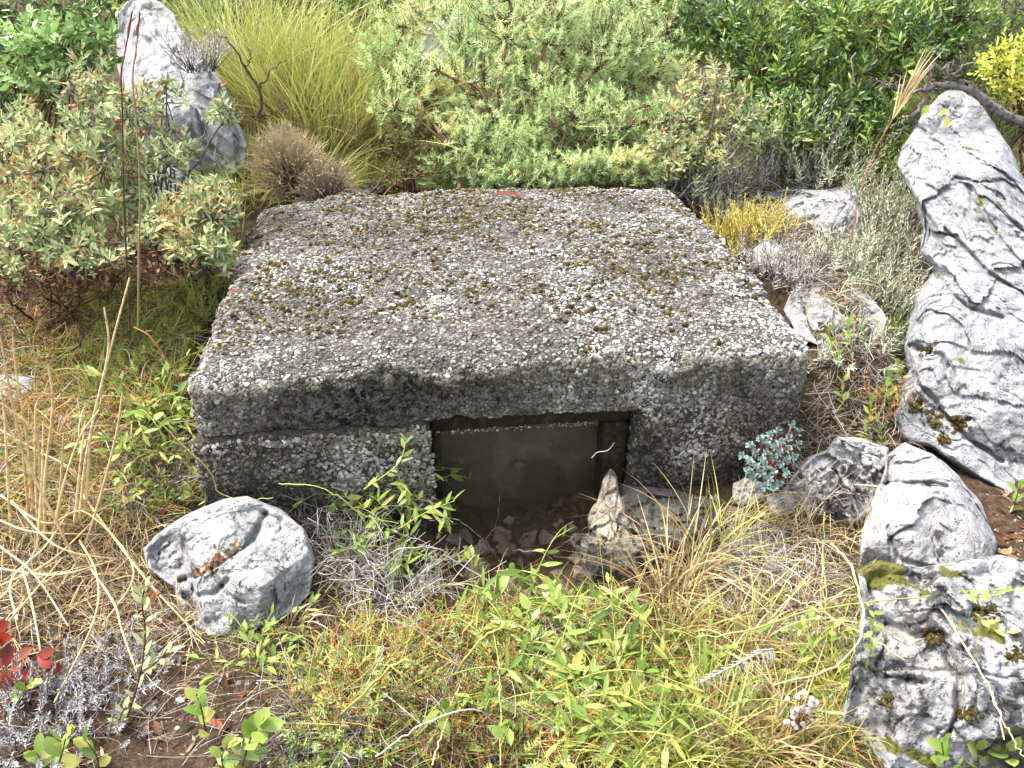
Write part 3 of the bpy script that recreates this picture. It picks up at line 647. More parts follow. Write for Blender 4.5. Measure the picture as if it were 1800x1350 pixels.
# ledge between block and pale boulder
rock('rock', 'rough knobbly rock beside the blue green sedum at the right of the block', [(1398, 835), (1425, 800), (1450, 790), (1470, 765), (1515, 772), (1560, 790), (1565, 850), (1535, 900), (1500, 925), (1450, 915), (1430, 935), (1385, 905), (1375, 868)], ((935, 1.48), (765, 1.68)), .06, M_lime4, brk=1.7, chis=.55, seed=44, amp=.03, nsc=.10, spokes=140, rings=46, planes=6)
rock('rock', 'small flat grey stone under the leafy sprigs beside the right corner of the block', [(1448, 728), (1470, 716), (1505, 722), (1518, 745), (1500, 760), (1460, 758)], ((760, 1.72), (716, 1.80)), .035, M_lime4, seed=43, spokes=80, rings=24, amp=.01, nsc=.08)
rock('rock', 'smooth pale rock lying against the right edge of the block top', [(1378, 545), (1392, 512), (1430, 492), (1480, 500), (1530, 520), (1560, 560), (1545, 600), (1500, 618), (1440, 610), (1398, 588)], ((618, 1.93), (492, 2.24)), .045, M_lime2, brk=1.4, chis=.55, seed=74, spokes=120, rings=40, amp=.018, nsc=.15)
rock('rock', 'narrow upright pale stone touching the front right corner of the block', [(1438, 600), (1455, 590), (1464, 630), (1460, 668), (1440, 672)], ((672, 1.74), (590, 1.80)), .03, M_lime4, seed=46, spokes=60, rings=20, amp=.008, nsc=.07)
rock('rock', 'flat topped pale grey rock behind the yellow spurge right of the block', [(1334, 352), (1352, 340), (1385, 332), (1440, 336), (1500, 328), (1522, 330), (1520, 380), (1512, 425), (1470, 442), (1400, 432), (1352, 405), (1334, 378)], ((440, 2.32), (328, 2.62)), .11, M_lime2, seed=76, brk=1.2, spokes=160, rings=54, amp=.02, nsc=.16, planes=10, chis=.6)
rock('rock', 'small pale stone half hidden by grey scrub beside the right rim of the block', [(1325, 440), (1350, 418), (1385, 425), (1398, 455), (1370, 478), (1335, 470)], ((478, 2.2), (418, 2.34)), .05, M_lime, seed=49, spokes=80, rings=26, amp=.012, nsc=.1)
rock('rock', 'small white topped rock just behind the back right corner of the block', [(1055, 292), (1070, 278), (1105, 280), (1128, 294), (1122, 318), (1095, 324), (1062, 316)], ((324, 2.88), (278, 3.0)), .06, M_lime4, seed=51, spokes=80, rings=26, amp=.015, nsc=.1)
rock('rock', 'dark mottled rock behind the back left rim of the block', [(575, 320), (600, 298), (640, 300), (672, 318), (680, 340), (640, 352), (590, 350)], ((352, 2.78), (298, 2.95)), .06, M_lime3, seed=53, spokes=80, rings=26, amp=.02, nsc=.1)
rock('rock', 'pale jagged rock showing through the juniper branches', [(660, 215), (700, 150), (742, 60), (775, 25), (815, 20), (838, 60), (830, 130), (790, 200), (745, 260), (690, 280)], ((280, 3.5), (20, 3.9)), .14, M_lime, seed=55, spokes=120, rings=40, amp=.05, nsc=.2, planes=10, chis=.6)
rock('rock', 'small grey stone showing beside the dry spiny cushion', [(530, 250), (545, 243), (562, 262), (560, 280), (540, 282)], ((282, 2.95), (243, 3.05)), .03, M_lime2, seed=56, spokes=50, rings=16, amp=.01, nsc=.08)
rock('rock', 'pale grey rock buried in the grass at the left edge', [(-20, 668), (10, 655), (60, 660), (70, 690), (30, 710), (-20, 705)], ((710, 1.90), (655, 2.0)), .04, M_lime2, seed=57, spokes=70, rings=22, amp=.012, nsc=.08)
rock('boulder', 'black lichened foundation stone under the right wall beside the opening', [(1062, 860), (1110, 850), (1180, 862), (1260, 880), (1280, 930), (1240, 985), (1170, 1010), (1110, 1000), (1075, 950)], ((1010, 1.42), (850, 1.62)), .09, M_rock('black lichened stone', ((.03, .027, .02), (.07, .064, .05), (.18, .17, .145)), dark=1.2, pale=.5, moss=.3, ochre=.5, seed=4.4), seed=58, spokes=140, rings=46, amp=.025, nsc=.10, planes=6)
# broken stone leaning in the right side of the opening
rock('broken_slab', 'jagged ochre and black stone leaning in the right side of the opening', [(1072, 826), (1084, 836), (1088, 868), (1108, 900), (1130, 925), (1185, 945), (1175, 985), (1130, 1010), (1095, 1040), (1060, 1038), (1035, 1020), (1018, 975), (1000, 950), (1008, 935), (1034, 938), (1030, 905), (1050, 880), (1058, 845)],
     ((1040, 1.36), (828, 1.56)), .07, M_rock('ochre broken stone', ((.07, .06, .042), (.16, .14, .10), (.28, .26, .20)), dark=.85, pale=.3, moss=.4, ochre=.8, seed=2.1), center=(1075, 960), seed=59, spokes=140, rings=46, amp=.02, nsc=.08, planes=8)
for k, (ol, Yf, lab) in enumerate(((([(1288, 850), (1310, 838), (1340, 848), (1345, 880), (1320, 900), (1290, 885)]), ((900, 1.56), (838, 1.62)), 'grey angular stone under the right corner of the block, left of the sedum foot'),
        (([(1345, 872), (1372, 862), (1400, 875), (1398, 905), (1362, 915), (1345, 900)]), ((915, 1.54), (862, 1.60)), 'dark stone tucked below the sedum cushion'),
        (([(1275, 888), (1300, 892), (1330, 905), (1320, 930), (1285, 925)]), ((930, 1.52), (888, 1.57)), 'small brown stone at the foot of the block below the right wall'),
        (([(300, 1325), (330, 1312), (362, 1318), (368, 1345), (330, 1356), (305, 1350)]), ((1356, .90), (1312, .95)), 'whitish flat stone at the bottom edge beside broad green leaves'),
        (([(255, 1128), (272, 1118), (290, 1126), (288, 1142), (265, 1145)]), ((1145, 1.13), (1118, 1.17)), 'clean white chip below the grey green sprig'),
        (([(1395, 1085), (1408, 1078), (1420, 1084), (1416, 1100), (1400, 1100)]), ((1100, 1.2), (1078, 1.23)), 'white chip in dark soil right of the dry grass'),
        (([(1466, 1200), (1480, 1195), (1490, 1204), (1484, 1214), (1470, 1212)]), ((1214, 1.07), (1195, 1.10)), 'grey blue pebble at the left foot of the dark boulder'))):
    rock('stone', lab, ol, Yf, .03, [M_lime4, M_lime4, M_rub, M_lime, M_lime, M_lime, M_lime][k], seed=60 + k, spokes=60, rings=20, amp=.008, nsc=.05, planes=6)
# rubble inside the opening
pts = sample_poly([(790, 925), (1010, 925), (1030, 1060), (900, 1075), (800, 1000)], 300); keep = []
for q in pts:
    if all(np.hypot((q[0] - k[0]), (q[1] - k[1]) * 1.4) > 27 for k in keep): keep.append(q)
Pw = G(np.array(keep)[:, 0], np.array(keep)[:, 1])
print('rubble', len(keep), Pw[:, 2].min(), Pw[:, 1].max())
for P in Pw:
    g = Geo(); lumps(g, np.zeros((1, 3)), nrm(np.array([[rng.normal(0, .3), -.5, 1]])), [rng.uniform(.024, .042)], .45, ICO2, [rng.uniform(0, 1)], .14, .4)
    V = g.V[0].reshape(-1, 3); 
    for k in range(5):
        n_ = nrm(rng.normal(0, 1, 3)[None])[0]; pr = V @ n_; V = V - np.maximum(0, pr - np.quantile(pr, .72))[:, None] * n_
    g.V[0] = V + fbm3(V + P, .02, 2, 3) * .003 + P
    o = g.build('rubble_stone', M_rub, None, P, False); tag(o, 'brown stone of the rubble bed inside the opening', 'stone', 'rubble stones in the opening')
# pebbles in the gravelly soil: white ones are single things
keep = []
for poly, n in (([(270, 1120), (420, 1130), (520, 1200), (540, 1300), (380, 1290), (260, 1250)], 26), ([(1390, 1060), (1480, 1080), (1470, 1180), (1400, 1130)], 6), ([(1760, 880), (1800, 890), (1800, 985), (1760, 960)], 8), ([(1380, 930), (1480, 960), (1500, 1050), (1400, 1030)], 5)):
    q = sample_poly(poly, n); Pq = G(q[:, 0], q[:, 1]); keep += list(Pq)
proto = []
for k in range(5):
    g = Geo(); lumps(g, np.zeros((1, 3)), np.array([[0, 0, 1.0]]), [1.0], .6, ICO2, [.5], .10, .35); V = g.V[0].reshape(-1, 3)
    for _ in range(5):
        n_ = nrm(rng.normal(0, 1, 3)[None])[0]; pr = V @ n_; V = V - np.maximum(0, pr - np.quantile(pr, .75))[:, None] * n_
    g.V[0] = V * .01; me = g.build('pebble', M_lime, None, np.zeros(3), False); proto.append(me)
for k, P in enumerate(keep):
    o = proto[k] if k < 5 else proto[k % 5].copy()
    if k >= 5: COL.objects.link(o)
    o.location = P + np.array([0, 0, .002]); s = rng.uniform(.45, 1.0); o.scale = (s, s, s); o.rotation_euler = (rng.uniform(-.3, .3), rng.uniform(-.3, .3), rng.uniform(0, 6))
    tag(o, 'small white limestone pebble on the dark soil', 'pebble', 'white pebbles scattered on the soil')
# ------------------------------------------------------------------ plant materials
L_sage = M_leaf('sage leaf', [(0, (.15, .20, .07)), (.3, (.30, .36, .16)), (.65, (.43, .49, .25)), (.92, (.56, .58, .27)), (1, (.42, .28, .12))], rough=.7, trans=.25, spec=.15)
L_dry = M_leaf('dry brown leaf', [(0, (.09, .035, .015)), (.5, (.22, .11, .05)), (1, (.38, .25, .13))], rough=.7, trans=.2, spec=.15)
L_pist = M_leaf('fresh green leaflet', [(0, (.10, .18, .04)), (.5, (.24, .40, .11)), (1, (.40, .55, .22))], rough=.42, trans=.3, spec=.4)
L_dark = M_leaf('dark evergreen leaf', [(0, (.022, .055, .010)), (.35, (.075, .155, .026)), (.7, (.18, .29, .055)), (1, (.34, .42, .09))], rough=.38, trans=.25, spec=.5)
L_jun = M_leaf('juniper needle', [(0, (.22, .31, .08)), (.35, (.42, .55, .22)), (.7, (.56, .69, .36)), (.92, (.66, .72, .36)), (1, (.66, .58, .18))], rough=.5, trans=.35, spec=.25)
L_broom = M_leaf('broom stem', [(0, (.24, .17, .07)), (.3, (.34, .30, .08)), (.6, (.30, .40, .08)), (.85, (.42, .50, .12)), (1, (.62, .60, .20))], tip=(.55, .05, (.19, .13, .065)), rough=.5, trans=.25)
L_yel = M_leaf('yellow leaf', [(0, (.26, .36, .04)), (.4, (.50, .54, .06)), (1, (.72, .64, .12))], rough=.45, trans=.4)
L_grn = M_leaf('bright green leaf', [(0, (.07, .14, .02)), (.4, (.16, .26, .045)), (.75, (.28, .37, .08)), (1, (.48, .40, .10))], rough=.4, trans=.32, spec=.4)
L_hel = M_leaf('silvery narrow leaf', [(0, (.24, .27, .16)), (.5, (.42, .46, .31)), (1, (.56, .58, .42))], rough=.8, trans=.15, spec=.1)
L_grey = M_leaf('grey dead leaf', [(0, (.22, .205, .185)), (.5, (.40, .385, .365)), (1, (.56, .54, .53))], rough=.9, trans=.1, spec=.1)
L_sant = M_leaf('lavender grey leaf', [(0, (.24, .24, .24)), (.5, (.44, .45, .46)), (1, (.58, .59, .60))], rough=.9, trans=.1, spec=.1)
L_red = M_leaf('red leaf', [(0, (.12, .010, .006)), (.6, (.24, .016, .010)), (1, (.17, .045, .022))], rough=.45, trans=.35)
L_ora = M_leaf('orange spurge leaf', [(0, (.34, .16, .05)), (.3, (.46, .34, .07)), (.7, (.50, .50, .10)), (1, (.60, .60, .14))], rough=.6, trans=.3)
L_spu = M_leaf('feathery spurge leaf', [(0, (.36, .12, .05)), (.12, (.46, .32, .09)), (.35, (.44, .48, .11)), (.7, (.46, .58, .17)), (1, (.38, .54, .30))], rough=.55, trans=.35)
L_gra = M_leaf('green grass blade', [(0, (.14, .19, .03)), (.5, (.30, .36, .07)), (1, (.48, .46, .13))], rough=.5, trans=.3)
L_straw = M_leaf('straw', [(0, (.22, .13, .06)), (.4, (.40, .29, .14)), (.8, (.58, .46, .25)), (1, (.68, .58, .36))], rough=.6, trans=.2)
L_sed = M_leaf('blue green succulent leaf', [(0, (.09, .15, .135)), (.5, (.155, .24, .215)), (1, (.24, .33, .30))], rough=.55, trans=.1, spec=.25)
B_grey = M_attr('grey twig bark', [(0, (.06, .05, .045)), (.5, (.15, .13, .12)), (1, (.30, .27, .25))], .9, .1, 80, (.05, .04, .035), .4, 300, .002)
B_brown = M_attr('brown twig bark', [(0, (.04, .024, .014)), (.5, (.11, .06, .035)), (1, (.22, .13, .07))], .85, .15, 80, (.03, .02, .012), .4, 300, .002)
B_white = M_attr('bleached twig', [(0, (.10, .085, .075)), (.5, (.26, .235, .21)), (1, (.46, .43, .40))], .85, .15)
B_oran = M_attr('orange stem', [(0, (.18, .06, .02)), (.5, (.36, .16, .05)), (1, (.45, .30, .10))], .7, .2)
B_straw = M_attr('dry reed stem', [(0, (.30, .20, .09)), (.5, (.52, .38, .18)), (1, (.66, .54, .30))], .6, .25, 60, (.34, .23, .11), .3, 250, .001)
B_green = M_attr('green vine stem', [(0, (.12, .13, .03)), (.5, (.26, .28, .06)), (1, (.38, .36, .10))], .5, .3)
B_red = M_attr('reddish stem', [(0, (.12, .025, .02)), (.5, (.25, .06, .04)), (1, (.36, .12, .06))], .6, .2)
M_caps = M_attr('seed capsule', [(0, (.18, .06, .03)), (.5, (.36, .15, .075)), (1, (.48, .27, .15))], .8, .15)

_cap = {}
def bits(name, P, mat, root, base):
    if name not in _cap:
        L_ = []
        for k in range(6):
            g = Geo(); lumps(g, np.zeros((1, 3)), nrm(rng.normal(0, 1, (1, 3))), [1.0], .9, ICO1, [(k + .5) / 6], .15, .25); o = g.build(name, mat); L_.append(o.data); bpy.data.objects.remove(o)
        _cap[name] = L_
    for k, p in enumerate(P):
        o = bpy.data.objects.new(name, _cap[name][k % 6]); COL.objects.link(o); o.parent = root; o.location = p - base; s_ = rng.uniform(.0036, .006); o.scale = (s_, s_, s_)
def pxc(pts, Y, M=14):
    """curve through photo pixels; Y one distance or one per point -> world polyline"""
    p = np.asarray(pts, float); Yv = np.full(len(p), float(Y)) if np.isscalar(Y) else np.asarray(Y, float)
    return spline(at_y(p[:, 0], p[:, 1], Yv), M)
def shrub(name, label, cat, basepx, blobs, leafmat, K=9, slen=.05, L=.022, Wd=.008, a0=1.2, a1=.35, tmpl=LANCE, bark=B_grey, caps=0, nmain=3, planar=False, whorl=None, group=None, twr=.0013, mr=.006, fill=.5, upb=.35, rsp=.5, baseY=None, rb=None, jit=.25):
    base = G1(*basepx) if baseY is None else at_y(np.array(float(basepx[0])), np.array(float(basepx[1])), baseY)
    root = thing(name, label, cat, base, group)
    mains, tw, tips, ax = skeleton(base, [blob_px(*b) for b in blobs], nmain, fill, upb)
    g = Geo(); n, M, _ = mains.shape; tubes(g, mains, np.linspace(mr, mr * .35, M)[None] * rng.uniform(.6, 1.2, (n, 1)), 5)
    tubes(g, tw, np.linspace(twr * 1.5, twr * .7, tw.shape[1])[None], 3); g.build('stem', bark, root, base)
    g = Geo(); patch = fbm(tips, .22, 2, len(tips)) * .5 + .5 + rng.normal(0, .16, len(tips)); 
    if rb is not None: patch = patch * 0 + rb + rng.normal(0, .15, len(tips))
    sprigs(g, tips + ax * slen * .3, ax, slen * rng.uniform(.7, 1.3, len(tips)), K, L, Wd, a0, a1, tmpl, planar, whorl, np.clip(patch, 0, 1), jit, rspread=rsp)
    g.build('foliage', leafmat, root, base)
    if caps:
        k = rng.choice(len(tips), int(len(tips) * caps), replace=False); P = (np.repeat(tips[k] + ax[k] * .02, 3, 0) + rng.normal(0, .008, (len(k) * 3, 3)))[:96]
        bits('seed_capsule', P, M_caps, root, base)
    return root
def tuft(name, label, cat, P0, n, rad, L, wd, lean, mat, droop=.35, group=None, rb=None, M=6, part=None, px=True):
    """grass tuft as one thing"""
    base = G1(*P0) if px else np.asarray(P0, float)
    a_ = rng.uniform(0, 6.283, n); rr = rad * np.sqrt(rng.uniform(0, 1, n)); P = base + np.stack([np.cos(a_) * rr, np.sin(a_) * rr, np.full(n, -.005)], 1)
    if px: P[:, 2] = tz(P[:, 0], P[:, 1]) - .005
    b_ = rng.uniform(0, 6.283, n); le = np.abs(rng.normal(0, lean, n)); D = np.stack([np.cos(a_) * rr / max(rad, 1e-4) * lean + np.cos(b_) * le, np.sin(a_) * rr / max(rad, 1e-4) * lean + np.sin(b_) * le, np.ones(n)], 1)
    g = Geo(); blades(g, P, D, L * rng.uniform(.45, 1.1, n), wd * rng.uniform(.7, 1.3, n), droop * rng.uniform(.2, 1.8, n), M, np.clip(rng.normal(.5 if rb is None else rb, .25, n), 0, 1))
    o = g.build(name, mat, None, base); return tag(o, label, cat, group)

# ------------------------------------------------------------------ left: sage leaved rock rose shrubs
shrub('cistus_shrub', 'large grey green shrub with small oblong leaves and brown capsules at the left edge', 'shrub', (110, 500),
      [(60, 300, 80, 80, 2.25, .16, 90), (130, 370, 90, 60, 2.15, .14, 86), (40, 230, 60, 50, 2.4, .12, 46), (160, 250, 60, 60, 2.3, .12, 60), (60, 400, 80, 45, 2.1, .12, 60), (140, 440, 90, 30, 2.05, .10, 50), (20, 470, 50, 30, 2.0, .1, 24)], L_sage, K=11, slen=.055, L=.034, Wd=.0115, caps=.2, nmain=4)
shrub('cistus_shrub', 'pale leaved shrub with red brown capsules in front of the tall leaning rock', 'shrub', (300, 450),
      [(235, 200, 50, 45, 2.45, .10, 44), (290, 160, 40, 30, 2.5, .10, 16), (290, 265, 60, 40, 2.4, .12, 36), (385, 195, 34, 30, 2.45, .08, 16), (230, 320, 50, 50, 2.35, .10, 50), (150, 150, 60, 50, 2.6, .12, 44)], L_sage, K=11, slen=.055, L=.032, Wd=.011, caps=.3, nmain=3)
shrub('cistus_shrub', 'low grey green shrub leaning over the back left corner of the block', 'shrub', (330, 480),
      [(360, 345, 55, 40, 2.3, .10, 80), (300, 390, 70, 40, 2.2, .10, 70), (390, 375, 35, 35, 2.25, .06, 30), (340, 430, 60, 30, 2.15, .08, 40), (385, 440, 25, 40, 2.1, .05, 24)], L_sage, K=11, slen=.055, L=.034, Wd=.0115, caps=.08, nmain=3)
# woody tangle with dead leaves under them
shrub('dead_shrub', 'leafless brown twiggy undergrowth with dead leaves below the left shrubs', 'shrub', (100, 560),
      [(60, 470, 90, 50, 2.0, .15, 110), (180, 460, 90, 50, 2.05, .15, 90), (300, 465, 80, 40, 2.1, .12, 70)], L_dry, K=3, slen=.04, L=.02, Wd=.008, bark=B_brown, nmain=7, twr=.0012, mr=.004, upb=0)
# tree-like fresh green leaflets in the upper left
shrub('mastic_shrub', 'bright green shrub with paired oval leaflets in the upper left corner', 'shrub', (60, 330), [(100, 75, 70, 50, 2.75, .14, 40), (60, 110, 50, 40, 2.7, .12, 24), (160, 90, 45, 50, 2.8, .1, 22), (40, 60, 60, 50, 2.9, .12, 24)], L_pist, K=10, slen=.10, L=.042, Wd=.017, a0=1.25, a1=.7, tmpl=OVAL, planar=True, jit=.12, bark=B_brown, upb=.2, baseY=2.9)
shrub('evergreen_shrub', 'dark green leafy shrub filling the top left corner behind the mastic', 'shrub', (60, 260), [(40, 40, 120, 70, 3.3, .25, 150), (150, 20, 90, 50, 3.4, .25, 110), (60, 160, 100, 60, 3.2, .2, 110), (-40, 120, 90, 120, 3.2, .2, 90), (230, -20, 60, 50, 3.5, .2, 50)], L_dark, K=11, slen=.07, L=.034, Wd=.012, bark=B_brown, baseY=3.4, rsp=.6)

# ------------------------------------------------------------------ back: broom grass, cushions, juniper, evergreen
def broom(name, label, cx, cy, Y, radx, n, L, lean, rb, wd=.0032):
    base = at_y(np.array(float(cx)), np.array(float(cy)), Y); base[2] = terrain(base[0], base[1])
    root = thing(name, label, 'grass', base)
    a_ = rng.uniform(0, 6.283, n); rr = np.sqrt(rng.uniform(0, 1, n)); P = base + np.stack([np.cos(a_) * rr * radx, np.sin(a_) * rr * .2, np.zeros(n)], 1); P[:, 2] = terrain(P[:, 0], P[:, 1])
    D = np.stack([np.cos(a_) * rr * lean + rng.normal(.10, .2, n), np.sin(a_) * rr * lean - .1 + rng.normal(0, .2, n), np.ones(n)], 1)
    g = Geo(); blades(g, P, D, L * rng.uniform(.5, 1.1, n), wd * rng.uniform(.7, 1.3, n), .22 * rng.uniform(.1, 2, n), 7, np.clip(rng.normal(rb, .3, n), 0, 1)); g.build('green_blade_spray', L_broom, root, base)
    m_ = n // 2; k = rng.integers(0, n, m_); g = Geo(); blades(g, P[k], D[k] + rng.normal(0, .25, (m_, 3)), L * rng.uniform(.3, .75, m_), wd * .8, .4 * rng.uniform(.1, 2, m_), 6, rng.uniform(.1, .8, m_)); g.build('dry_blade_spray', L_straw, root, base)
    return root
broom('tall_grass', 'tall yellow green grass clump fanning up behind the dry spiny cushion', 560, 215, 3.45, .34, 1300, .62, .55, .62)
broom('tall_grass', 'greener tall grass clump beside the tall leaning rock', 430, 140, 3.75, .25, 700, .60, .6, .72)
broom('tall_grass', 'tall tawny grass clump left of the juniper', 650, 180, 3.65, .22, 700, .55, .5, .42)
broom('tall_grass', 'short golden green grass tussock spraying over the spiny cushion', 545, 262, 3.05, .08, 420, .26, 1.1, .85, .003)
broom('tall_grass', 'low green gold grass between the leaning rock and the spiny cushion', 440, 290, 2.95, .10, 300, .22, .9, .7, .0028)
def cushion(label, cx, cy, rpx, Y, n, mat, tipmat):
    c = at_y(np.array(float(cx)), np.array(float(cy)), Y); r = rpx * mpp(Y); base = c - np.array([0, 0, r * .7])
    root = thing('spiny_cushion', label, 'plant', base)
    d = nrm(rng.normal(0, 1, (n, 3)) + np.array([0, 0, .35])); R_ = r * (.62 + .5 * rng.uniform(0, 1, n) ** .8) * (1 + .16 * fbm(d + cx, .7, 2, 3))
    s = c - np.array([0, 0, r * .5]) + d * (r * .15); e_ = c - np.array([0, 0, r * .25]) + d * R_[:, None] * np.array([1, .9, 1])
    C = bez(s, (s + e_) / 2 + rng.normal(0, r * .12, s.shape), e_, 5); g = Geo(); tubes(g, C, np.linspace(.0012, .0006, 5)[None], 3); g.build('stem', mat, root, base)
    k = rng.integers(0, n, n * 2); P = C[k, 3] * .4 + C[k, 4] * .6; g = Geo(); leaves(g, P, nrm(d[k] + rng.normal(0, .7, P.shape)), rng.normal(0, 1, P.shape), rng.uniform(.007, .014, len(P)), .0018, NEEDLE, np.clip(rng.normal(.3, .3, len(P)), 0, 1)); g.build('thorn_tuft', tipmat, root, base)
cushion('rounded dry spiny cushion, brown below and buff on top, behind the block', 505, 278, 68, 2.85, 1300, M_attr('buff thorn stem', [(0, (.10, .07, .05)), (.5, (.24, .18, .13)), (1, (.40, .32, .23))], .9, .1, tip=(.4, 1.0, (.44, .35, .20))), L_straw)
cushion('smaller dull brown spiny cushion against the back left rim of the block', 572, 322, 52, 2.75, 800, M_attr('grey thorn stem', [(0, (.08, .06, .045)), (.5, (.20, .15, .11)), (1, (.34, .27, .21))], .9, .1), L_straw)

shrub('juniper', 'big pale green juniper with spiky needles arching behind the block', 'shrub', (885, 318),
      [(900, 140, 120, 90, 3.3, .2, 260), (1010, 90, 110, 80, 3.4, .2, 240), (1020, 210, 100, 60, 3.1, .16, 260), (880, 250, 80, 45, 3.0, .12, 140), (1110, 120, 60, 80, 3.4, .15, 130), (760, 150, 80, 60, 3.2, .15, 110), (690, 110, 60, 50, 3.35, .12, 60), (700, 190, 50, 40, 3.1, .12, 50), (960, 20, 130, 60, 3.5, .25, 200), (1080, 20, 80, 60, 3.6, .2, 120), (820, 50, 60, 60, 3.4, .15, 90), (1000, 282, 110, 22, 2.92, .08, 80), (1110, 240, 60, 40, 3.1, .12, 90), (860, 310, 60, 26, 2.9, .06, 50), (950, 306, 90, 22, 2.88, .05, 80), (1060, 285, 80, 26, 2.9, .06, 80), (780, 300, 60, 30, 2.92, .06, 50), (1175, 130, 50, 60, 3.5, .12, 70), (1150, 60, 60, 50, 3.7, .15, 70), (700, 120, 60, 60, 3.4, .12, 60), (820, 220, 70, 50, 3.1, .12, 90), (930, 200, 80, 60, 3.15, .12, 110), (1130, 290, 50, 30, 2.92, .06, 50), (1160, 190, 40, 30, 3.1, .1, 30)],
      L_jun, K=40, slen=.075, L=.021, Wd=.0036, a0=1.35, a1=.55, tmpl=NEEDLE, bark=B_brown, nmain=2, twr=.0014, mr=.010, whorl=3, fill=.45, rsp=.4, upb=.3, baseY=3.02)
shrub('juniper', 'yellowish young juniper twig mass at the top between the tall grass and the big juniper', 'shrub', (700, 180), [(720, 40, 70, 50, 3.7, .2, 110), (650, 90, 60, 40, 3.6, .15, 60), (770, 10, 60, 40, 3.8, .2, 60)], L_jun, K=36, slen=.075, L=.021, Wd=.0024, a0=1.25, a1=.55, tmpl=NEEDLE, bark=B_brown, nmain=2, whorl=3, baseY=3.7, rb=.75)
shrub('heath_shrub', 'dark green fine leaved little shrub with upright stems at the foot of the juniper', 'shrub', (700, 325), [(690, 240, 30, 45, 2.95, .06, 60), (735, 270, 40, 35, 2.95, .08, 60), (775, 295, 40, 25, 2.9, .07, 40), (700, 300, 30, 22, 2.88, .06, 30)], M_leaf('heath leaf', [(0, (.06, .10, .015)), (.6, (.16, .22, .04)), (1, (.30, .34, .08))]), K=26, slen=.06, L=.009, Wd=.0016, tmpl=NEEDLE, bark=B_brown, nmain=3, fill=.5, baseY=2.92)
shrub('evergreen_shrub', 'large dark glossy evergreen with narrow leaves at the upper right', 'shrub', (1430, 330),
      [(1400, 110, 110, 80, 3.55, .25, 210), (1540, 90, 100, 80, 3.5, .25, 180), (1300, 60, 80, 60, 3.7, .25, 130), (1470, 210, 80, 60, 3.3, .2, 170), (1380, 220, 70, 50, 3.25, .18, 130), (1540, 220, 60, 60, 3.35, .18, 110), (1640, 40, 70, 60, 3.6, .2, 100), (1220, 40, 60, 60, 3.8, .2, 80), (1480, 10, 150, 40, 3.7, .3, 160), (1560, 290, 40, 30, 3.2, .1, 40), (1330, 150, 60, 60, 3.5, .2, 90)],
      L_dark, K=13, slen=.085, L=.048, Wd=.0135, a0=1.1, a1=.5, bark=B_brown, nmain=3, mr=.012, rsp=.55, fill=.45, baseY=3.5)
shrub('evergreen_shrub', 'lighter green leafy shrub in the top right corner', 'shrub', (1740, 260), [(1700, 60, 80, 60, 3.7, .25, 110), (1780, 20, 80, 60, 3.7, .25, 100), (1690, 140, 60, 40, 3.6, .2, 60), (1780, 140, 60, 60, 3.6, .2, 60), (1860, 120, 80, 120, 3.6, .25, 90)], M_leaf('mid green leaf', [(0, (.07, .13, .02)), (.5, (.19, .28, .06)), (1, (.34, .42, .12))], rough=.42, spec=.4), K=11, slen=.07, L=.034, Wd=.010, bark=B_grey, baseY=3.75)
shrub('terebinth', 'yellow leaved sapling at the upper right edge', 'shrub', (1790, 330), [(1775, 95, 45, 40, 3.0, .1, 26), (1790, 150, 35, 40, 2.95, .1, 22), (1745, 120, 25, 30, 3.0, .06, 8), (1830, 110, 50, 60, 3.0, .1, 24)], L_yel, K=9, slen=.10, L=.034, Wd=.012, a0=1.2, a1=.7, tmpl=OVAL, planar=True, jit=.12, bark=B_brown, baseY=3.05)
shrub('cistus_shrub', 'sage leaved shrub with rusty capsules between the juniper and the dark evergreen', 'shrub', (1210, 330), [(1190, 210, 45, 60, 3.05, .12, 70), (1260, 170, 50, 60, 3.1, .12, 70), (1230, 270, 50, 40, 2.95, .1, 60), (1190, 280, 35, 30, 2.9, .08, 35), (1290, 240, 40, 50, 3.0, .08, 50), (1330, 220, 40, 50, 3.05, .08, 36), (1160, 250, 30, 40, 2.95, .08, 30)], L_sage, K=11, slen=.055, L=.032, Wd=.011, caps=.3, nmain=3, baseY=2.95)
# scrub backdrop on the slope behind, each its own shrub
for cx, cy, Y, lab in ((320, -20, 4.6, 'green bush far behind the tall leaning rock'), (560, -40, 4.9, 'green bush far behind the tall grass'), (800, -30, 4.8, 'green bush far behind the juniper crown'), (1150, -20, 4.8, 'dark bush far behind between juniper and evergreen'), (1420, -40, 4.9, 'dark bush far behind the evergreen'), (1660, -20, 4.7, 'green bush far behind the top right corner')):
    shrub('evergreen_shrub', lab, 'shrub', (cx, 200), [(cx, cy, 150, 90, Y, .4, 170), (cx - 60, cy + 120, 110, 70, Y - .3, .3, 90), (cx + 70, cy + 110, 110, 70, Y - .3, .3, 90)], L_dark, K=9, slen=.10, L=.055, Wd=.02, bark=B_brown, baseY=Y, rsp=.6)
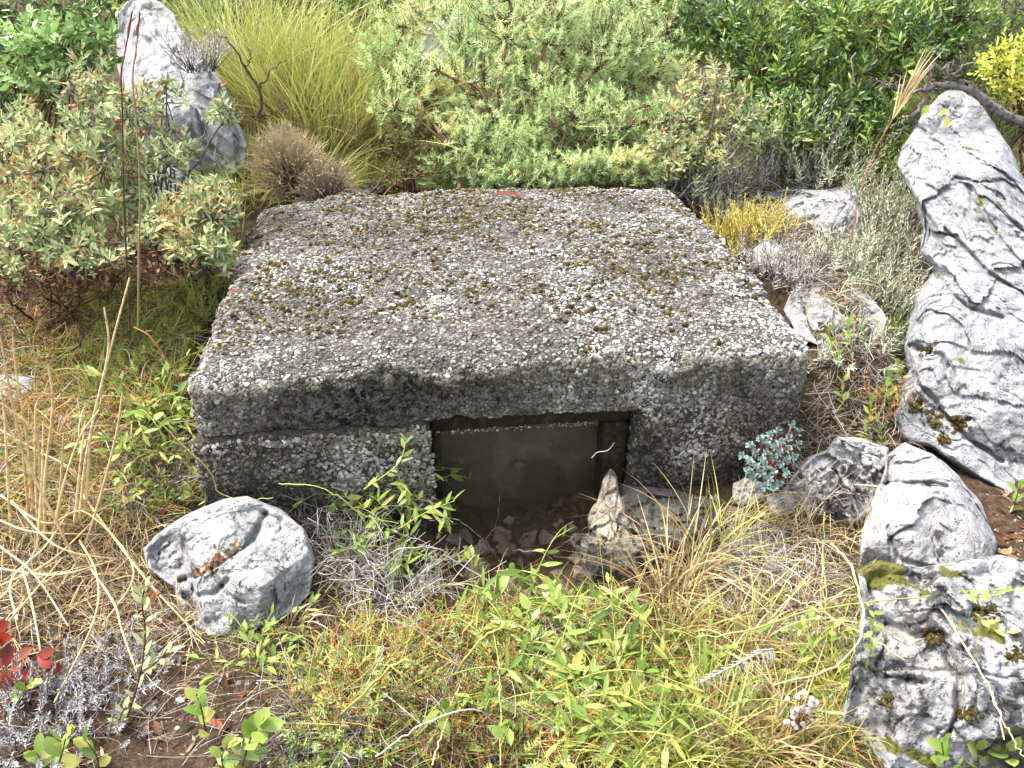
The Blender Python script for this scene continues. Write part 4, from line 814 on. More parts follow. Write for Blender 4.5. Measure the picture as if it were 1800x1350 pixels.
# ------------------------------------------------------------------ right side scrub
def wands(name, label, cat, P0, n, rad, H, L, Wd, mat, bark=B_grey, K=26, lean=.35, a0=1.0, a1=.5, rb=None, group=None, px=True, tmpl=NEEDLE, branch=0):
    """bushy plant of upright stems set with narrow leaves"""
    base = G1(*P0) if px else np.asarray(P0, float)
    root = thing(name, label, cat, base, group)
    a_ = rng.uniform(0, 6.283, n); rr = np.sqrt(rng.uniform(0, 1, n)) * rad; b = base + np.stack([np.cos(a_) * rr, np.sin(a_) * rr, np.full(n, -.01)], 1)
    h = H * rng.uniform(.45, 1.1, n); e_ = b + np.stack([np.cos(a_) * rr * lean * 1.5 + rng.normal(0, lean * .35, n) * h, np.sin(a_) * rr * lean * 1.5 + rng.normal(0, lean * .35, n) * h, h], 1)
    C = bez(b, b * .5 + e_ * .5 + rng.normal(0, .02, (n, 3)), e_, 5); g = Geo(); tubes(g, C, np.linspace(.0016, .0008, 5)[None], 3); g.build('stem', bark, root, base)
    g = Geo(); sprigs(g, e_, nrm(C[:, 4] - C[:, 2]), h * .75, K, L, Wd, a0, a1, tmpl, rnd=np.clip(rng.normal(.5 if rb is None else rb, .2, n), 0, 1), rspread=.35)
    g.build('foliage', mat, root, base); return root
HELG = 'silvery everlasting bushes between the block and the outcrop'
for k, (x, y, n, H, lab) in enumerate(((1515, 505, 20, .16, 'silvery green narrow leaved bush between the flat topped rock and the outcrop, leftmost of four'), (1560, 470, 30, .22, 'tall silvery green bush against the left face of the outcrop'), (1590, 400, 24, .20, 'silvery green bush in the cleft where the outcrop meets the flat topped rock'), (1530, 560, 26, .20, 'silvery green bush above the dark hollow beside the outcrop'))):
    wands('everlasting_bush', lab, 'bush', (x, y), int(n * 1.6), .10, H, .024, .0036, L_hel, group=None)
wands('everlasting_bush', 'grey dried bush on the right rim of the block beside the yellow spurge', 'bush', (1400, 490), 40, .07, .12, .016, .0026, L_grey, rb=.5)
wands('everlasting_bush', 'tall dead grey bush below the dark evergreen', 'bush', (1390, 318), 80, .12, .33, .018, .0032, L_grey, rb=.5)
wands('everlasting_bush', 'dead grey bush between the sage leaved shrub and the flat topped rock', 'bush', (1310, 330), 60, .10, .24, .018, .003, L_grey, rb=.6)
wands('everlasting_bush', 'pale green grey bush along the back right rim of the block', 'bush', (1210, 352), 80, .15, .17, .022, .0034, L_hel, rb=.6)
wands('everlasting_bush', 'pale silvery bush under the tall dead grey bush', 'bush', (1440, 330), 70, .15, .20, .024, .0034, L_hel, rb=.7)
wands('everlasting_bush', 'small silvery bush on the outcrop side of the flat topped rock', 'bush', (1545, 385), 50, .09, .18, .022, .0032, L_hel, rb=.6)
wands('everlasting_bush', 'thin green bush in front of the dark evergreen, yellow at its tips', 'bush', (1480, 320), 30, .10, .25, .02, .0045, L_grn, rb=.6, tmpl=DIA, K=14)
wands('spurge_bush', 'yellow and orange spurge bush on the right rim of the block', 'bush', (1290, 442), 100, .095, .16, .015, .0042, L_ora, bark=B_oran, K=24, rb=.7)
wands('spurge_bush', 'small yellow spurge beside the flat topped rock', 'bush', (1345, 420), 60, .07, .14, .015, .004, L_ora, bark=B_oran, K=22, rb=.8)
wands('spurge_bush', 'rust coloured dry spurge in the gap between block and outcrop', 'bush', (1545, 720), 30, .05, .10, .010, .0025, L_ora, bark=B_oran, K=20, rb=.15)
p_ = at_y(np.array(352.), np.array(120.), 2.98); wands('dead_bush', 'grey dead bush on the right shoulder of the tall leaning rock', 'bush', p_, 60, .05, .13, .016, .0024, L_grey, lean=.8, px=False, rb=.8)
for x, y, lab in ((385, 520, 'yellow green herb growing against the left rim of the block'), (372, 560, 'second yellow green herb against the left rim of the block, nearer the front'), (400, 465, 'yellow green herb in the dark gap behind the red leaves on the left rim')): wands('herb_plant', lab, 'plant', (x - 12, y), 22, .05, .14, .022, .0024, L_gra, bark=B_green, K=18, lean=.7, rb=.6)
wands('herb_plant', 'yellow green bush filling the gap between the outcrop top and the evergreen', 'plant', (1500, 330), 40, .12, .20, .022, .006, L_grn, K=14, rb=.8, tmpl=DIA)
for x, y, n, lab in ((1375, 515, 34, 'small grey dry bush against the right rim of the block beside the smooth pale rock'), (1335, 478, 34, 'small grey dry bush against the block rim just in front of the yellow spurge'), (1250, 395, 40, 'small pale bush against the right rim of the block behind the yellow spurge')): wands('everlasting_bush', lab, 'bush', (x + 14, y), n, .06, .13, .018, .0028, L_grey if n == 34 else L_hel, lean=.6, rb=.55)
C = pxc([(385, 62), (405, 75), (432, 118), (452, 155), (448, 205)], 3.0, 16); b0 = C[-1]; root = thing('dead_branch', 'dark leafless forked branch standing in front of the tall yellow green grass', 'branch', b0); g = Geo()
for pts, r0 in (([(452, 205), (454, 155), (432, 118), (405, 75), (385, 62)], .006), ([(454, 160), (475, 128), (505, 105)], .004), ([(432, 118), (440, 95), (436, 80)], .003), ([(452, 205), (480, 200), (505, 185)], .004), ([(480, 200), (470, 185), (462, 182)], .002)): Cc = pxc(pts, 3.0, 14); Cc[1:-1] += rng.normal(0, .004, (12, 3)); tubes(g, Cc[None], np.linspace(r0, r0 * .3, 14)[None], 5, rnd=[.4])
g.build('branch', B_brown, root, b0)
# leafy sprigs
def sprig(name, label, pts, Y, K, L, Wd, mat, bark=B_green, r=.0014, tmpl=LANCE, a0=1.1, a1=.5, frac=1.0, rb=.5, planar=False, droop=0, cat='plant', group=None, M=14):
    """one stem through photo pixels carrying leaves along it"""
    C = pxc(pts, Y, M); base = C[0].copy(); root = thing(name, label, cat, base, group)
    g = Geo(); tubes(g, C[None], np.linspace(r, r * .5, M)[None], 4, rnd=[.5]); g.build('stem', bark, root, base)
    f = (np.arange(K) + .5) / K * frac + (1 - frac); s = f * (M - 1); i = np.minimum(s.astype(int), M - 2); t = (s - i)[:, None]
    P = C[i] * (1 - t) + C[i + 1] * t; T = nrm(C[i + 1] - C[i]); Xb, Yb, _ = basis(T)
    az = (np.arange(K) % 2) * np.pi + rng.normal(0, .3, K) + (0 if planar else 1) * (np.arange(K) // 2) * 1.571
    an = a0 + (a1 - a0) * f + rng.normal(0, .15, K); rad = Xb * np.cos(az)[:, None] + Yb * np.sin(az)[:, None]
    D = T * np.cos(an)[:, None] + rad * np.sin(an)[:, None] + np.array([0, 0, -droop]); N = np.array([0, -.35, 1.0]) + rng.normal(0, .35, (K, 3))
    g = Geo(); leaves(g, P, D, N, L * rng.uniform(.7, 1.15, K), Wd * rng.uniform(.8, 1.15, K), tmpl, np.clip(rng.normal(rb, .2, K), 0, 1)); g.build('foliage', mat, root, base)
    return root
def Yof(px, py, up=0.0): return G1(px, py)[1] - up
for pts, K, L, Wd, lab in (([(1475, 660), (1465, 615), (1455, 580)], 8, .034, .018, 'light green broad leaved sprig at the front right corner of the block rim'), ([(1500, 650), (1495, 600), (1490, 570)], 8, .03, .014, 'light green sprig below the smooth pale rock'), ([(1485, 720), (1480, 690), (1485, 660)], 9, .032, .015, 'light green sprig just above the flat grey stone'),
    ([(1555, 710), (1560, 680), (1575, 640)], 9, .036, .017, 'broad pale green sprig against the outcrop'), ([(1580, 690), (1585, 660), (1580, 635)], 7, .032, .016, 'second pale green sprig against the outcrop, nearer the rock face'), ([(1520, 790), (1525, 745), (1535, 700)], 14, .026, .009, 'yellow green narrow leaved sprig left of the dark hollow'), ([(1545, 800), (1550, 765), (1540, 725)], 12, .026, .009, 'yellow green sprig rising between two pale boulders'), ([(1560, 730), (1565, 705), (1562, 690)], 6, .026, .014, 'small round leaved green sprig under the outcrop moss')):
    sprig('leafy_sprig', lab, pts, Yof(*pts[0]), K, L, Wd, L_grn, rb=.6)
for x, y, n, H, mat, lab in ((1420, 640, 24, .12, L_hel, 'low silvery bush at the foot of the smooth pale rock beside the block corner'), (1500, 640, 26, .13, L_hel, 'low silvery bush below the smooth pale rock, toward the outcrop'), (1560, 615, 30, .14, L_grn, 'dark green herb filling the hollow against the outcrop'), (1470, 470, 26, .13, L_hel, 'low silvery bush just behind the smooth pale rock')):
    wands('everlasting_bush', lab, 'bush', (x, y), n, .07, H, .022, .0036, mat, K=20, lean=.6, rb=.5)
# dead grey branch arching over the outcrop
by = 2.86; root = thing('dead_branch', 'gnarled grey dead branch arching over the top of the outcrop', 'branch', at_y(np.array(1740.), np.array(190.), by)); b0 = np.array(root.location); g = Geo()
for pts, r0, r1 in (([(1850, 235), (1800, 215), (1745, 182), (1700, 158), (1660, 152), (1625, 158)], .020, .008), ([(1700, 158), (1665, 122), (1640, 118), (1618, 128)], .007, .004), ([(1640, 156), (1600, 160), (1560, 152), (1538, 154)], .006, .002), ([(1600, 160), (1575, 148), (1552, 146)], .004, .0015), ([(1640, 158), (1615, 190), (1600, 205), (1622, 225), (1600, 218), (1580, 235), (1572, 262)], .007, .002), ([(1600, 205), (1570, 222), (1548, 232)], .004, .0015), ([(1625, 158), (1640, 120), (1644, 90), (1650, 78)], .005, .002), ([(1660, 152), (1690, 120), (1715, 105), (1712, 88)], .004, .002), ([(1690, 120), (1672, 112), (1690, 98)], .003, .001), ([(1700, 158), (1690, 140), (1675, 130)], .006, .003), ([(1560, 152), (1545, 140), (1535, 150)], .0025, .001), ([(1580, 235), (1560, 245), (1545, 250)], .003, .001), ([(1740, 185), (1760, 205), (1765, 240)], .006, .002)):
    C = pxc(pts, by - .02, 18) ; C[1:-1] += rng.normal(0, .006, (16, 3)); tubes(g, C[None], np.linspace(r0, r1, 18)[None], 6, rnd=[.5])
g.build('branch', B_grey, root, b0); 
q = np.array([(1700, 160), (1640, 175), (1658, 196), (1648, 200), (1632, 185), (1665, 205), (1612, 135), (1580, 165)], float); P = at_y(q[:, 0], q[:, 1], by - .03); 
for p in P: g = Geo(); leaves(g, p[None], rng.normal(0, 1, (1, 3)), np.array([[0, -1, 1.0]]) + rng.normal(0, .3, (1, 3)), .035, .022, OVAL); g.build('yellow_leaf', L_yel, root, b0)
for pts, lab in (([(1535, 300), (1527, 260), (1522, 200), (1512, 165), (1497, 130), (1505, 92)], 'thin crooked grey twig standing in front of the dark evergreen'), ([(815, 330), (820, 310), (835, 285), (838, 268)], 'bleached forked twig at the back rim of the block under the juniper')):
    C = pxc(pts, Yof(*pts[0]) , 16); C[1:-1] += rng.normal(0, .005, (14, 3)); g = Geo(); tubes(g, C[None], np.linspace(.005, .002, 16)[None], 5, rnd=[.6]); tubes(g, pxc([pts[2], (pts[2][0] - 25, pts[2][1] - 30)], C[6, 1], 5)[None], np.linspace(.0025, .001, 5)[None], 4, rnd=[.6])
    o = g.build('twig', B_white, None, C[0]); tag(o, lab, 'twig')
# tall seed stalk against the evergreen
base = at_y(np.array(1495.), np.array(425.), 2.4); root = thing('grass_stalk', 'tall straw coloured grass stalk with a bunched seed head left of the outcrop', 'grass', base)
C = pxc([(1495, 425), (1505, 370), (1515, 330), (1535, 270), (1560, 225), (1580, 190), (1590, 165)], 2.4, 16); g = Geo(); tubes(g, C[None], np.linspace(.0022, .0014, 16)[None], 4, rnd=[.4]); g.build('stem', B_oran, root, base)
g = Geo(); n = 26; blades(g, C[rng.integers(11, 16, n)], (C[-1] - C[10]) / np.linalg.norm(C[-1] - C[10]) + rng.normal(0, .16, (n, 3)), rng.uniform(.06, .16, n), .0045, .1, 5, rng.uniform(.4, 1, n)); g.build('seed_head', L_straw, root, base)
# blue green sedum cushion
root_b = np.mean(frontp(np.array([1340.]), np.array([830.])), 0); base = at_y(np.array(1345.), np.array(860.), 1.58); root = thing('sedum_cushion', 'blue green succulent cushion of rosettes on red stems at the right foot of the block', 'plant', base)
poly = [(1292, 795), (1330, 770), (1360, 755), (1395, 745), (1412, 765), (1410, 790), (1392, 810), (1385, 838), (1360, 862), (1330, 850), (1305, 825)]
pts = sample_poly(poly, 600); kp = []
for q in pts:
    if all(np.hypot(*(q - k)) > 13.5 for k in kp): kp.append(q)
kp = np.array(kp); T = at_y(kp[:, 0], kp[:, 1], 1.53 + (kp[:, 0] - 1340) * .0006 - (kp[:, 1] - 800) * .0011)
c0 = at_y(np.array(1350.), np.array(825.), 1.62); ax = nrm(T - c0 + np.array([0, -.02, .03])); n = len(T)
g = Geo(); tubes(g, bez(np.tile(c0, (n, 1)) + rng.normal(0, .012, (n, 3)), (T + c0) / 2 + np.array([0, 0, -.02]), T, 5), np.full(5, .0021)[None], 4); g.build('stem', B_red, root, base)
g = Geo(); sprigs(g, T + ax * .006, ax, .016, 22, .0135, .0062, 1.45, .25, OVAL, rnd=np.clip(rng.normal(.55, .22, n), 0, 1), rspread=.3, taper=.45); g.build('rosette_cluster', L_sed, root, base)
def sedum(label, x, y, n, rad, H=.02):
    base = G1(x, y); root = thing('sedum_plant', label, 'plant', base); a_ = rng.uniform(0, 6.283, n); rr = rad * np.sqrt(rng.uniform(0, 1, n)); T = base + np.stack([np.cos(a_) * rr, np.sin(a_) * rr, rng.uniform(.6, 1.4, n) * H], 1)
    return root, T, base
for lab, x, y, n, rad, H in (('tiny blue green sedum below the sedum cushion', 1318, 965, 8, .03, .03), ('scattered blue green sedum in the twigs right of the dry grass', 1375, 895, 7, .035, .03), ('faint blue green sedum under the grass at the right foot of the block', 1235, 905, 7, .03, .04)):
    root, T, base = sedum(lab, x, y, n, rad, H); ax = nrm(rng.normal(0, .3, (n, 3)) + np.array([0, -.3, 1])); g = Geo(); sprigs(g, T, ax, .016, 20, .012, .0055, 1.45, .25, OVAL, rspread=.3, taper=.45); g.build('rosette_cluster', L_sed, root, base)
    g = Geo(); tubes(g, bez(np.tile(base, (n, 1)), (T + base) / 2, T, 4), np.full(4, .0016)[None], 3); g.build('stem', B_red, root, base)
# sedum in the boulder's crack
T = at_y(np.array([400., 415, 408, 392, 425, 398]), np.array([945., 940, 958, 962, 950, 975]), 1.215); base = T.mean(0) - np.array([0, 0, .02]); root = thing('sedum_plant', 'tiny blue green sedum rooted in the crack of the front boulder', 'plant', base)
g = Geo(); sprigs(g, T, nrm(rng.normal(0, .3, T.shape) + np.array([0, -.5, 1])), .010, 16, .008, .0036, 1.45, .25, OVAL, rspread=.3, rnd=np.full(6, .6)); g.build('rosette_cluster', L_sed, root, base)
g = Geo(); P = at_y(*np.array([(x_, y_) for x_, y_ in zip(np.linspace(350, 420, 60) + rng.normal(0, 4, 60), np.linspace(1008, 955, 60) + rng.normal(0, 6, 60))]).T, 1.225); leaves(g, P, rng.normal(0, 1, P.shape), rng.normal(0, .4, P.shape) + np.array([0, -.6, 1]), .012, .008, CURL, rng.uniform(0, 1, 60)); g.build('dead_leaf_cluster', L_dry, root, base)

# ------------------------------------------------------------------ left foreground
B_olive = M_attr('olive stem', [(0, (.12, .10, .05)), (1, (.26, .22, .10))], .8, .15)
for pts, Y, lab in (([(228, 578), (222, 450), (217, 330), (215, 200), (213, 130), (222, 80), (232, 20)], 1.88, 'tall dark brown plant stalk with a reddish tip in front of the left shrubs'), ([(243, 575), (244, 450), (246, 330), (240, 220), (233, 140), (240, 80), (245, 20)], 1.93, 'tall yellowish plant stalk beside the dark brown stalk')):
    C = pxc(pts, Y, 24); base = C[0]; root = thing('plant_stalk', lab, 'plant', base); g = Geo(); tubes(g, C[None], np.linspace(.0026, .0013, 24)[None], 5, rnd=[.35 if Y < 1.9 else .6]); g.build('stem', B_brown if Y < 1.9 else B_olive, root, base)
    g = Geo(); tubes(g, C[None, -4:] + rng.normal(0, .001, (1, 4, 3)), np.array([.0016, .0032, .0024, .0008])[None], 6, rnd=[.3]); 
    g.build('bud', B_red, root, base)
    for k in (9, 13, 17): g = Geo(); tubes(g, np.stack([C[k], C[k] + np.array([.012, -.005, .02]), C[k] + np.array([.016, -.008, .045])])[None], np.array([.0018, .0012, .0006])[None], 3, rnd=[.4]); g.build('side_twig', B_oran, root, base)
root = sprig('plant_stalk', 'bent orange dead stalk at the foot of the two tall stalks', [(235, 575), (262, 590), (285, 620), (300, 640), (318, 668)], 1.80, 3, .02, .006, L_dry, B_oran, r=.0022)
reeds = [([(52, 930), (40, 800), (18, 690), (0, 590)], 'leftmost'), ([(60, 925), (48, 780), (28, 650), (22, 582)], 'second'), ([(75, 940), (70, 840), (60, 760), (-10, 700)], 'leaning left'), ([(150, 905), (160, 760), (190, 620), (183, 540)], 'tall'), ([(140, 915), (152, 800), (185, 650), (228, 488)], 'tallest'), ([(80, 950), (78, 850), (92, 720), (85, 640)], 'hooked'), ([(68, 940), (62, 830), (62, 730), (66, 705)], 'short'), ([(100, 935), (108, 830), (112, 760)], 'thin'), ([(140, 1000), (75, 870), (20, 760), (-10, 720)], 'crossing'), ([(165, 900), (130, 830), (60, 790), (-10, 750)], 'slanting'), ([(20, 950), (14, 850), (8, 740), (2, 680)], ''), ([(90, 960), (110, 860), (140, 770), (175, 720)], ''), ([(130, 930), (140, 830), (150, 740)], ''), ([(150, 960), (180, 860), (205, 760), (215, 690)], ''), ([(66, 960), (74, 840), (76, 740)], '')]
adj = ['pale straw reed rising at the left edge of the frame', 'pale straw reed close beside the left edge reed, slightly shorter', 'straw reed leaning left across the other reeds', 'straw reed with a narrow split tip right of the left edge reeds', 'tallest straw reed, its tip bending right in front of the two stalks', 'straw reed with a hooked tip in the middle of the reeds', 'short upright straw reed between the left edge reeds and the hooked one', 'thin short straw reed right of the hooked reed', 'straw reed crossing low from right to left through the reed bed', 'broad straw reed slanting left over the tangle', 'upright straw reed at the very left edge, lower than its neighbours', 'straw reed bending right from the middle of the reed bed', 'pale reed stub just left of the tall split tipped reed', 'straw reed leaning right below the tallest reed', 'thin pale reed between the hooked and the short reeds']
for (pts, _), lab in zip(reeds, adj):
    Y0 = Yof(*pts[0]); C = pxc(pts, Y0 - .02, 18); g = Geo(); tubes(g, C[None], np.linspace(.0033, .0016, 18)[None], 5, rnd=[rng.uniform(.3, .9)]); o = g.build('dry_reed', B_straw, None, C[0]); tag(o, lab, 'reed')
reed2 = [([(0, 1030), (90, 985), (180, 900)], 'arching straw stem'), ([(0, 870), (80, 920), (150, 900), (235, 1000), (180, 1100)], ''), ([(145, 870), (250, 1010), (360, 1130)], ''), ([(140, 950), (170, 1010), (165, 1090), (95, 1235)], ''), ([(0, 960), (60, 1010), (120, 1100)], ''), ([(40, 1000), (60, 1080), (80, 1200)], ''), ([(0, 1000), (100, 1010), (200, 985)], ''), ([(20, 880), (100, 960), (210, 985)], ''), ([(0, 915), (60, 935), (180, 940)], ''), ([(30, 1090), (20, 1020), (80, 960), (120, 900)], ''), ([(160, 1000), (200, 1060), (215, 1110), (240, 1180)], ''), ([(0, 1110), (60, 1040), (110, 980)], '')]
l2 = ['straw stem arching from the left edge toward the foot of the reeds', 'long looping straw stem at the left edge', 'long straight straw stem slanting down past the front boulder', 'thick straw stem curving down over the lavender grey bush', 'straw stem falling from the left edge below the reeds', 'straw stem dropping to the red leaves', 'straw stem lying flat under the reeds, uppermost of the crossing ones', 'straw stem slanting right under the reeds', 'straw stem lying level at the base of the reeds', 'straw stem curling up toward the reeds', 'bent straw stem left of the front boulder', 'straw stem rising right from the left edge below the looping one']
for (pts, _), lab in zip(reed2, l2):
    p = np.array(pts, float); Y = G(np.clip(p[:, 0], 0, 1800), p[:, 1])[:, 1] - .06 * np.sin(np.linspace(.1, 1, len(p)) * 3) - .03; C = pxc(pts, Y, 22); g = Geo(); tubes(g, C[None], np.linspace(.0024, .0015, 22)[None], 5, rnd=[rng.uniform(.3, .9)]); o = g.build('fallen_reed', B_straw, None, C[0]); tag(o, lab, 'reed')
# red leaved seedling
base = G1(20, 1225); root = thing('red_leaf_plant', 'low plant with scarlet leaves at the left edge', 'plant', base)
q = sample_poly([(-20, 1110), (30, 1118), (80, 1150), (80, 1200), (20, 1230), (-20, 1240)], 26); P = at_y(q[:, 0], q[:, 1], Yof(20, 1225) + .01 - (q[:, 1] - 1170) * .0006); g = Geo(); leaves(g, P, nrm(rng.normal(0, .6, P.shape) + np.array([.8, -.1, -.1])), np.array([0, -.5, 1.0]) + rng.normal(0, .3, P.shape), rng.uniform(.024, .04, 26), .020, OVAL, rng.uniform(0, 1, 26)); g.build('foliage', L_red, root, base)
g = Geo(); tubes(g, bez(np.tile(base, (26, 1)), (P + base) / 2 + np.array([0, 0, .01]), P, 5), np.full(5, .0011)[None], 3); g.build('stem', B_red, root, base)
sprig('leafy_sprig', 'two green leaves under the scarlet plant', [(20, 1235), (40, 1215), (60, 1195)], Yof(20, 1235) - .02, 5, .03, .02, L_grn, tmpl=OVAL)
# lavender grey bushes bottom left
for x, y, n, H, lab in ((55, 1300, 60, .10, 'lavender grey feathery bush in the bottom left corner'), (165, 1190, 46, .085, 'lavender grey feathery bush left of the grey green sprig'), (140, 1300, 40, .085, 'lavender grey feathery bush above the bottom left green leaves'), (20, 1250, 30, .08, 'lavender grey feathery bush just below the scarlet leaves'), (215, 1240, 26, .06, 'thin lavender grey bush at the foot of the grey green sprig')):
    wands('lavender_cotton', lab, 'bush', (x, y), n, .075, H, .0115, .0017, L_sant, K=34, lean=.6, a0=1.1, a1=.6)
wands('dead_bush', 'matted grey dead bush under the straw stems at the left', 'bush', (110, 1120), 60, .11, .08, .012, .0014, L_grey, K=18, lean=.9)
wands('dead_bush', 'matted grey dead bush between the straw stems and the front boulder', 'bush', (215, 1090), 30, .07, .05, .012, .0014, L_grey, K=16, lean=.9)
# felted sprig
for pts, K, lab in (([(222, 1268), (245, 1190), (255, 1120), (250, 1060), (255, 1030)], 26, 'upright grey green sprig with felted leaves in front of the boulder'), ([(215, 1290), (210, 1265), (222, 1240)], 10, 'short grey green sprig at the foot of the upright one'), ([(245, 1185), (280, 1160), (295, 1140)], 8, 'side shoot of felted leaves pointing right at the boulder')):
    sprig('cistus_sprig', lab, pts, Yof(222, 1275) - .02, K, .030, .0105, L_sage, B_brown, r=.0022, rb=.6, a0=.9, a1=.4)
g = Geo(); P = at_y(np.array([258., 263, 277, 267]), np.array([1035., 1043, 1043, 1048]), Yof(222, 1275) - .02); bits('seed_capsule', P, M_caps, bpy.data.objects['cistus_sprig'], np.array(bpy.data.objects['cistus_sprig'].location))
for pts, K, L, Wd, lab in (([(95, 1370), (110, 1320), (118, 1285)], 9, .040, .024, 'glossy bright green broad leaves at the bottom left edge'), ([(70, 1370), (72, 1340), (65, 1325)], 6, .036, .02, 'bright green leaf pair in the bottom left corner'), ([(362, 1290), (355, 1250), (345, 1220)], 8, .036, .022, 'bright green round leaved seedling in the dark soil'), ([(425, 1350), (440, 1300), (460, 1270)], 13, .040, .024, 'largest bright green broad leaved seedling at the bottom edge'), ([(395, 1360), (390, 1330), (400, 1310)], 7, .034, .022, 'bright green seedling left of the largest one'), ([(175, 1365), (170, 1330), (150, 1300)], 8, .034, .016, 'green leafy shoot below the lavender grey bushes'),
    ([(1660, 1375), (1660, 1340), (1655, 1305)], 8, .036, .022, 'green lobed leaves at the foot of the dark boulder, leftmost'), ([(1715, 1375), (1720, 1345), (1718, 1315)], 8, .034, .022, 'yellow green leaf sprig at the bottom edge below the dark boulder'), ([(1760, 1370), (1775, 1340), (1770, 1310)], 9, .034, .020, 'green leaf sprig in the bottom right corner'), ([(1780, 900), (1788, 870), (1795, 850)], 6, .034, .018, 'pale green sprig on the right edge beside the outcrop foot')):
    sprig('leafy_sprig', lab, pts, Yof(min(max(pts[0][0], 5), 1795), min(pts[0][1], 1349)) - .02, K, L, Wd, L_grn, B_brown, tmpl=OVAL, rb=.55, r=.0018)
# ------------------------------------------------------------------ ground cover and foreground
def hop(P):
    """lift points onto the terrain surface"""
    P = P.copy(); P[:, 2] = tz(P[:, 0], P[:, 1]); return P
def ground_pts(poly, n): q = sample_poly(poly, n); return G(q[:, 0], q[:, 1])
FG = [(0, 900), (250, 880), (560, 1000), (780, 1010), (1000, 1060), (1120, 1030), (1300, 900), (1500, 1000), (1500, 1349), (0, 1349)]
LEFT = [(0, 560), (120, 520), (330, 500), (365, 560), (330, 650), (335, 780), (370, 880), (250, 930), (0, 960)]
RIGHT = [(1440, 600), (1560, 590), (1590, 690), (1560, 800), (1420, 880), (1400, 860)]
BACKR = [(1180, 330), (1560, 330), (1640, 440), (1600, 600), (1470, 600), (1330, 470)]
BACK = [(430, 330), (700, 300), (1180, 300), (1180, 335), (700, 345), (470, 360)]
UNDER = [(0, 420), (380, 420), (370, 560), (0, 620)]
# dead leaves
g = Geo()
for poly, n in ((FG, 2600), (LEFT, 900), (RIGHT, 400), (BACKR, 400), (UNDER, 900), ([(1740, 860), (1799, 880), (1799, 990), (1750, 970)], 120), (BACK, 200)):
    P = ground_pts(poly, n) + np.array([0, 0, .004]) + rng.normal(0, .003, (n, 3)); D = rng.normal(0, 1, (n, 3)) * np.array([1, 1, .3]); L = rng.uniform(.012, .034, n)
    leaves(g, P, D, np.array([0, 0, 1.0]) + rng.normal(0, .45, (n, 3)), L, L * rng.uniform(.25, .5, n), CURL, rng.uniform(0, 1, n))
tag(g.build('leaf_litter', M_leaf('dead litter leaf', [(0, (.045, .022, .012)), (.35, (.12, .055, .028)), (.65, (.21, .13, .075)), (.85, (.30, .235, .17)), (1, (.36, .08, .03))], rough=.8, trans=.1, spec=.12)), 'brown and grey dead leaves littering the soil', 'leaf litter', kind='stuff')
g = Geo()
for poly, n in ((FG, 5200), (LEFT, 900), (RIGHT, 500), ([(1740, 860), (1799, 880), (1799, 990), (1750, 970)], 700), ([(270, 1120), (420, 1130), (560, 1210), (560, 1349), (380, 1349), (260, 1250)], 2600)):
    P = ground_pts(poly, n); lumps(g, P, np.tile([0, 0, 1.0], (n, 1)), .0012 + .0042 * rng.uniform(0, 1, n) ** 2.5, .7, ICO0, np.clip(rng.normal(.5, .25, n), 0, 1), .2, .4, sm=False)
tag(g.build('gravel', M_attr('fine gravel', [(0, (.05, .03, .02)), (.4, (.18, .12, .075)), (.7, (.34, .27, .19)), (1, (.52, .47, .40))], .9, .15)), 'fine tan and brown gravel in the soil', 'gravel', kind='stuff')
# fallen twiglets
g = Geo()
def litter_twigs(poly, n, l0, l1, r, up, mi=0):
    P = ground_pts(poly, n); a_ = rng.uniform(0, 6.283, n); L = rng.uniform(l0, l1, n); d = np.stack([np.cos(a_), np.sin(a_), rng.uniform(-.05, up, n)], 1) * L[:, None]
    A = P - d * .5 * np.array([1, 1, 0]) + np.array([0, 0, .004]); B = A + d; m_ = (A + B) / 2 + rng.normal(0, .16, (n, 3)) * L[:, None] * np.array([1, 1, .5]) + np.array([0, 0, 1]) * (L * rng.uniform(0, .25, n))[:, None]
    A[:, 2] = np.maximum(A[:, 2], tz(A[:, 0], A[:, 1]) + .002); tubes(g, bez(A, m_, B, 6), np.linspace(1, .5, 6)[None] * (r * rng.uniform(.6, 1.5, n))[:, None], 3, mi=mi)
litter_twigs(FG, 1000, .03, .14, .0008, .25, 0); litter_twigs(FG, 1300, .04, .16, .0008, .3, 1); litter_twigs([(560, 1120), (900, 1090), (1300, 1120), (1480, 1200), (1480, 1345), (520, 1345)], 900, .05, .16, .0009, .7, 2); litter_twigs([(560, 1120), (900, 1090), (1300, 1120), (1480, 1200), (1480, 1345), (520, 1345)], 500, .05, .16, .0009, .7, 0); litter_twigs(LEFT, 900, .03, .15, .0009, .35, 0); litter_twigs(LEFT, 1100, .04, .14, .0009, .5, 2); litter_twigs(UNDER, 700, .05, .2, .0012, .5, 1); litter_twigs(RIGHT, 420, .03, .12, .0008, .4, 0); litter_twigs(BACKR, 700, .03, .14, .0010, .5, 0); litter_twigs(BACK, 500, .03, .14, .001, .6, 0); litter_twigs([(1240, 900), (1480, 960), (1490, 1180), (1250, 1120)], 600, .03, .12, .0008, .4, 0)
tag(g.build('twig_litter', [B_white, B_brown, B_oran]), 'thin bleached, brown and orange twigs strewn over the ground', 'twigs', kind='stuff')
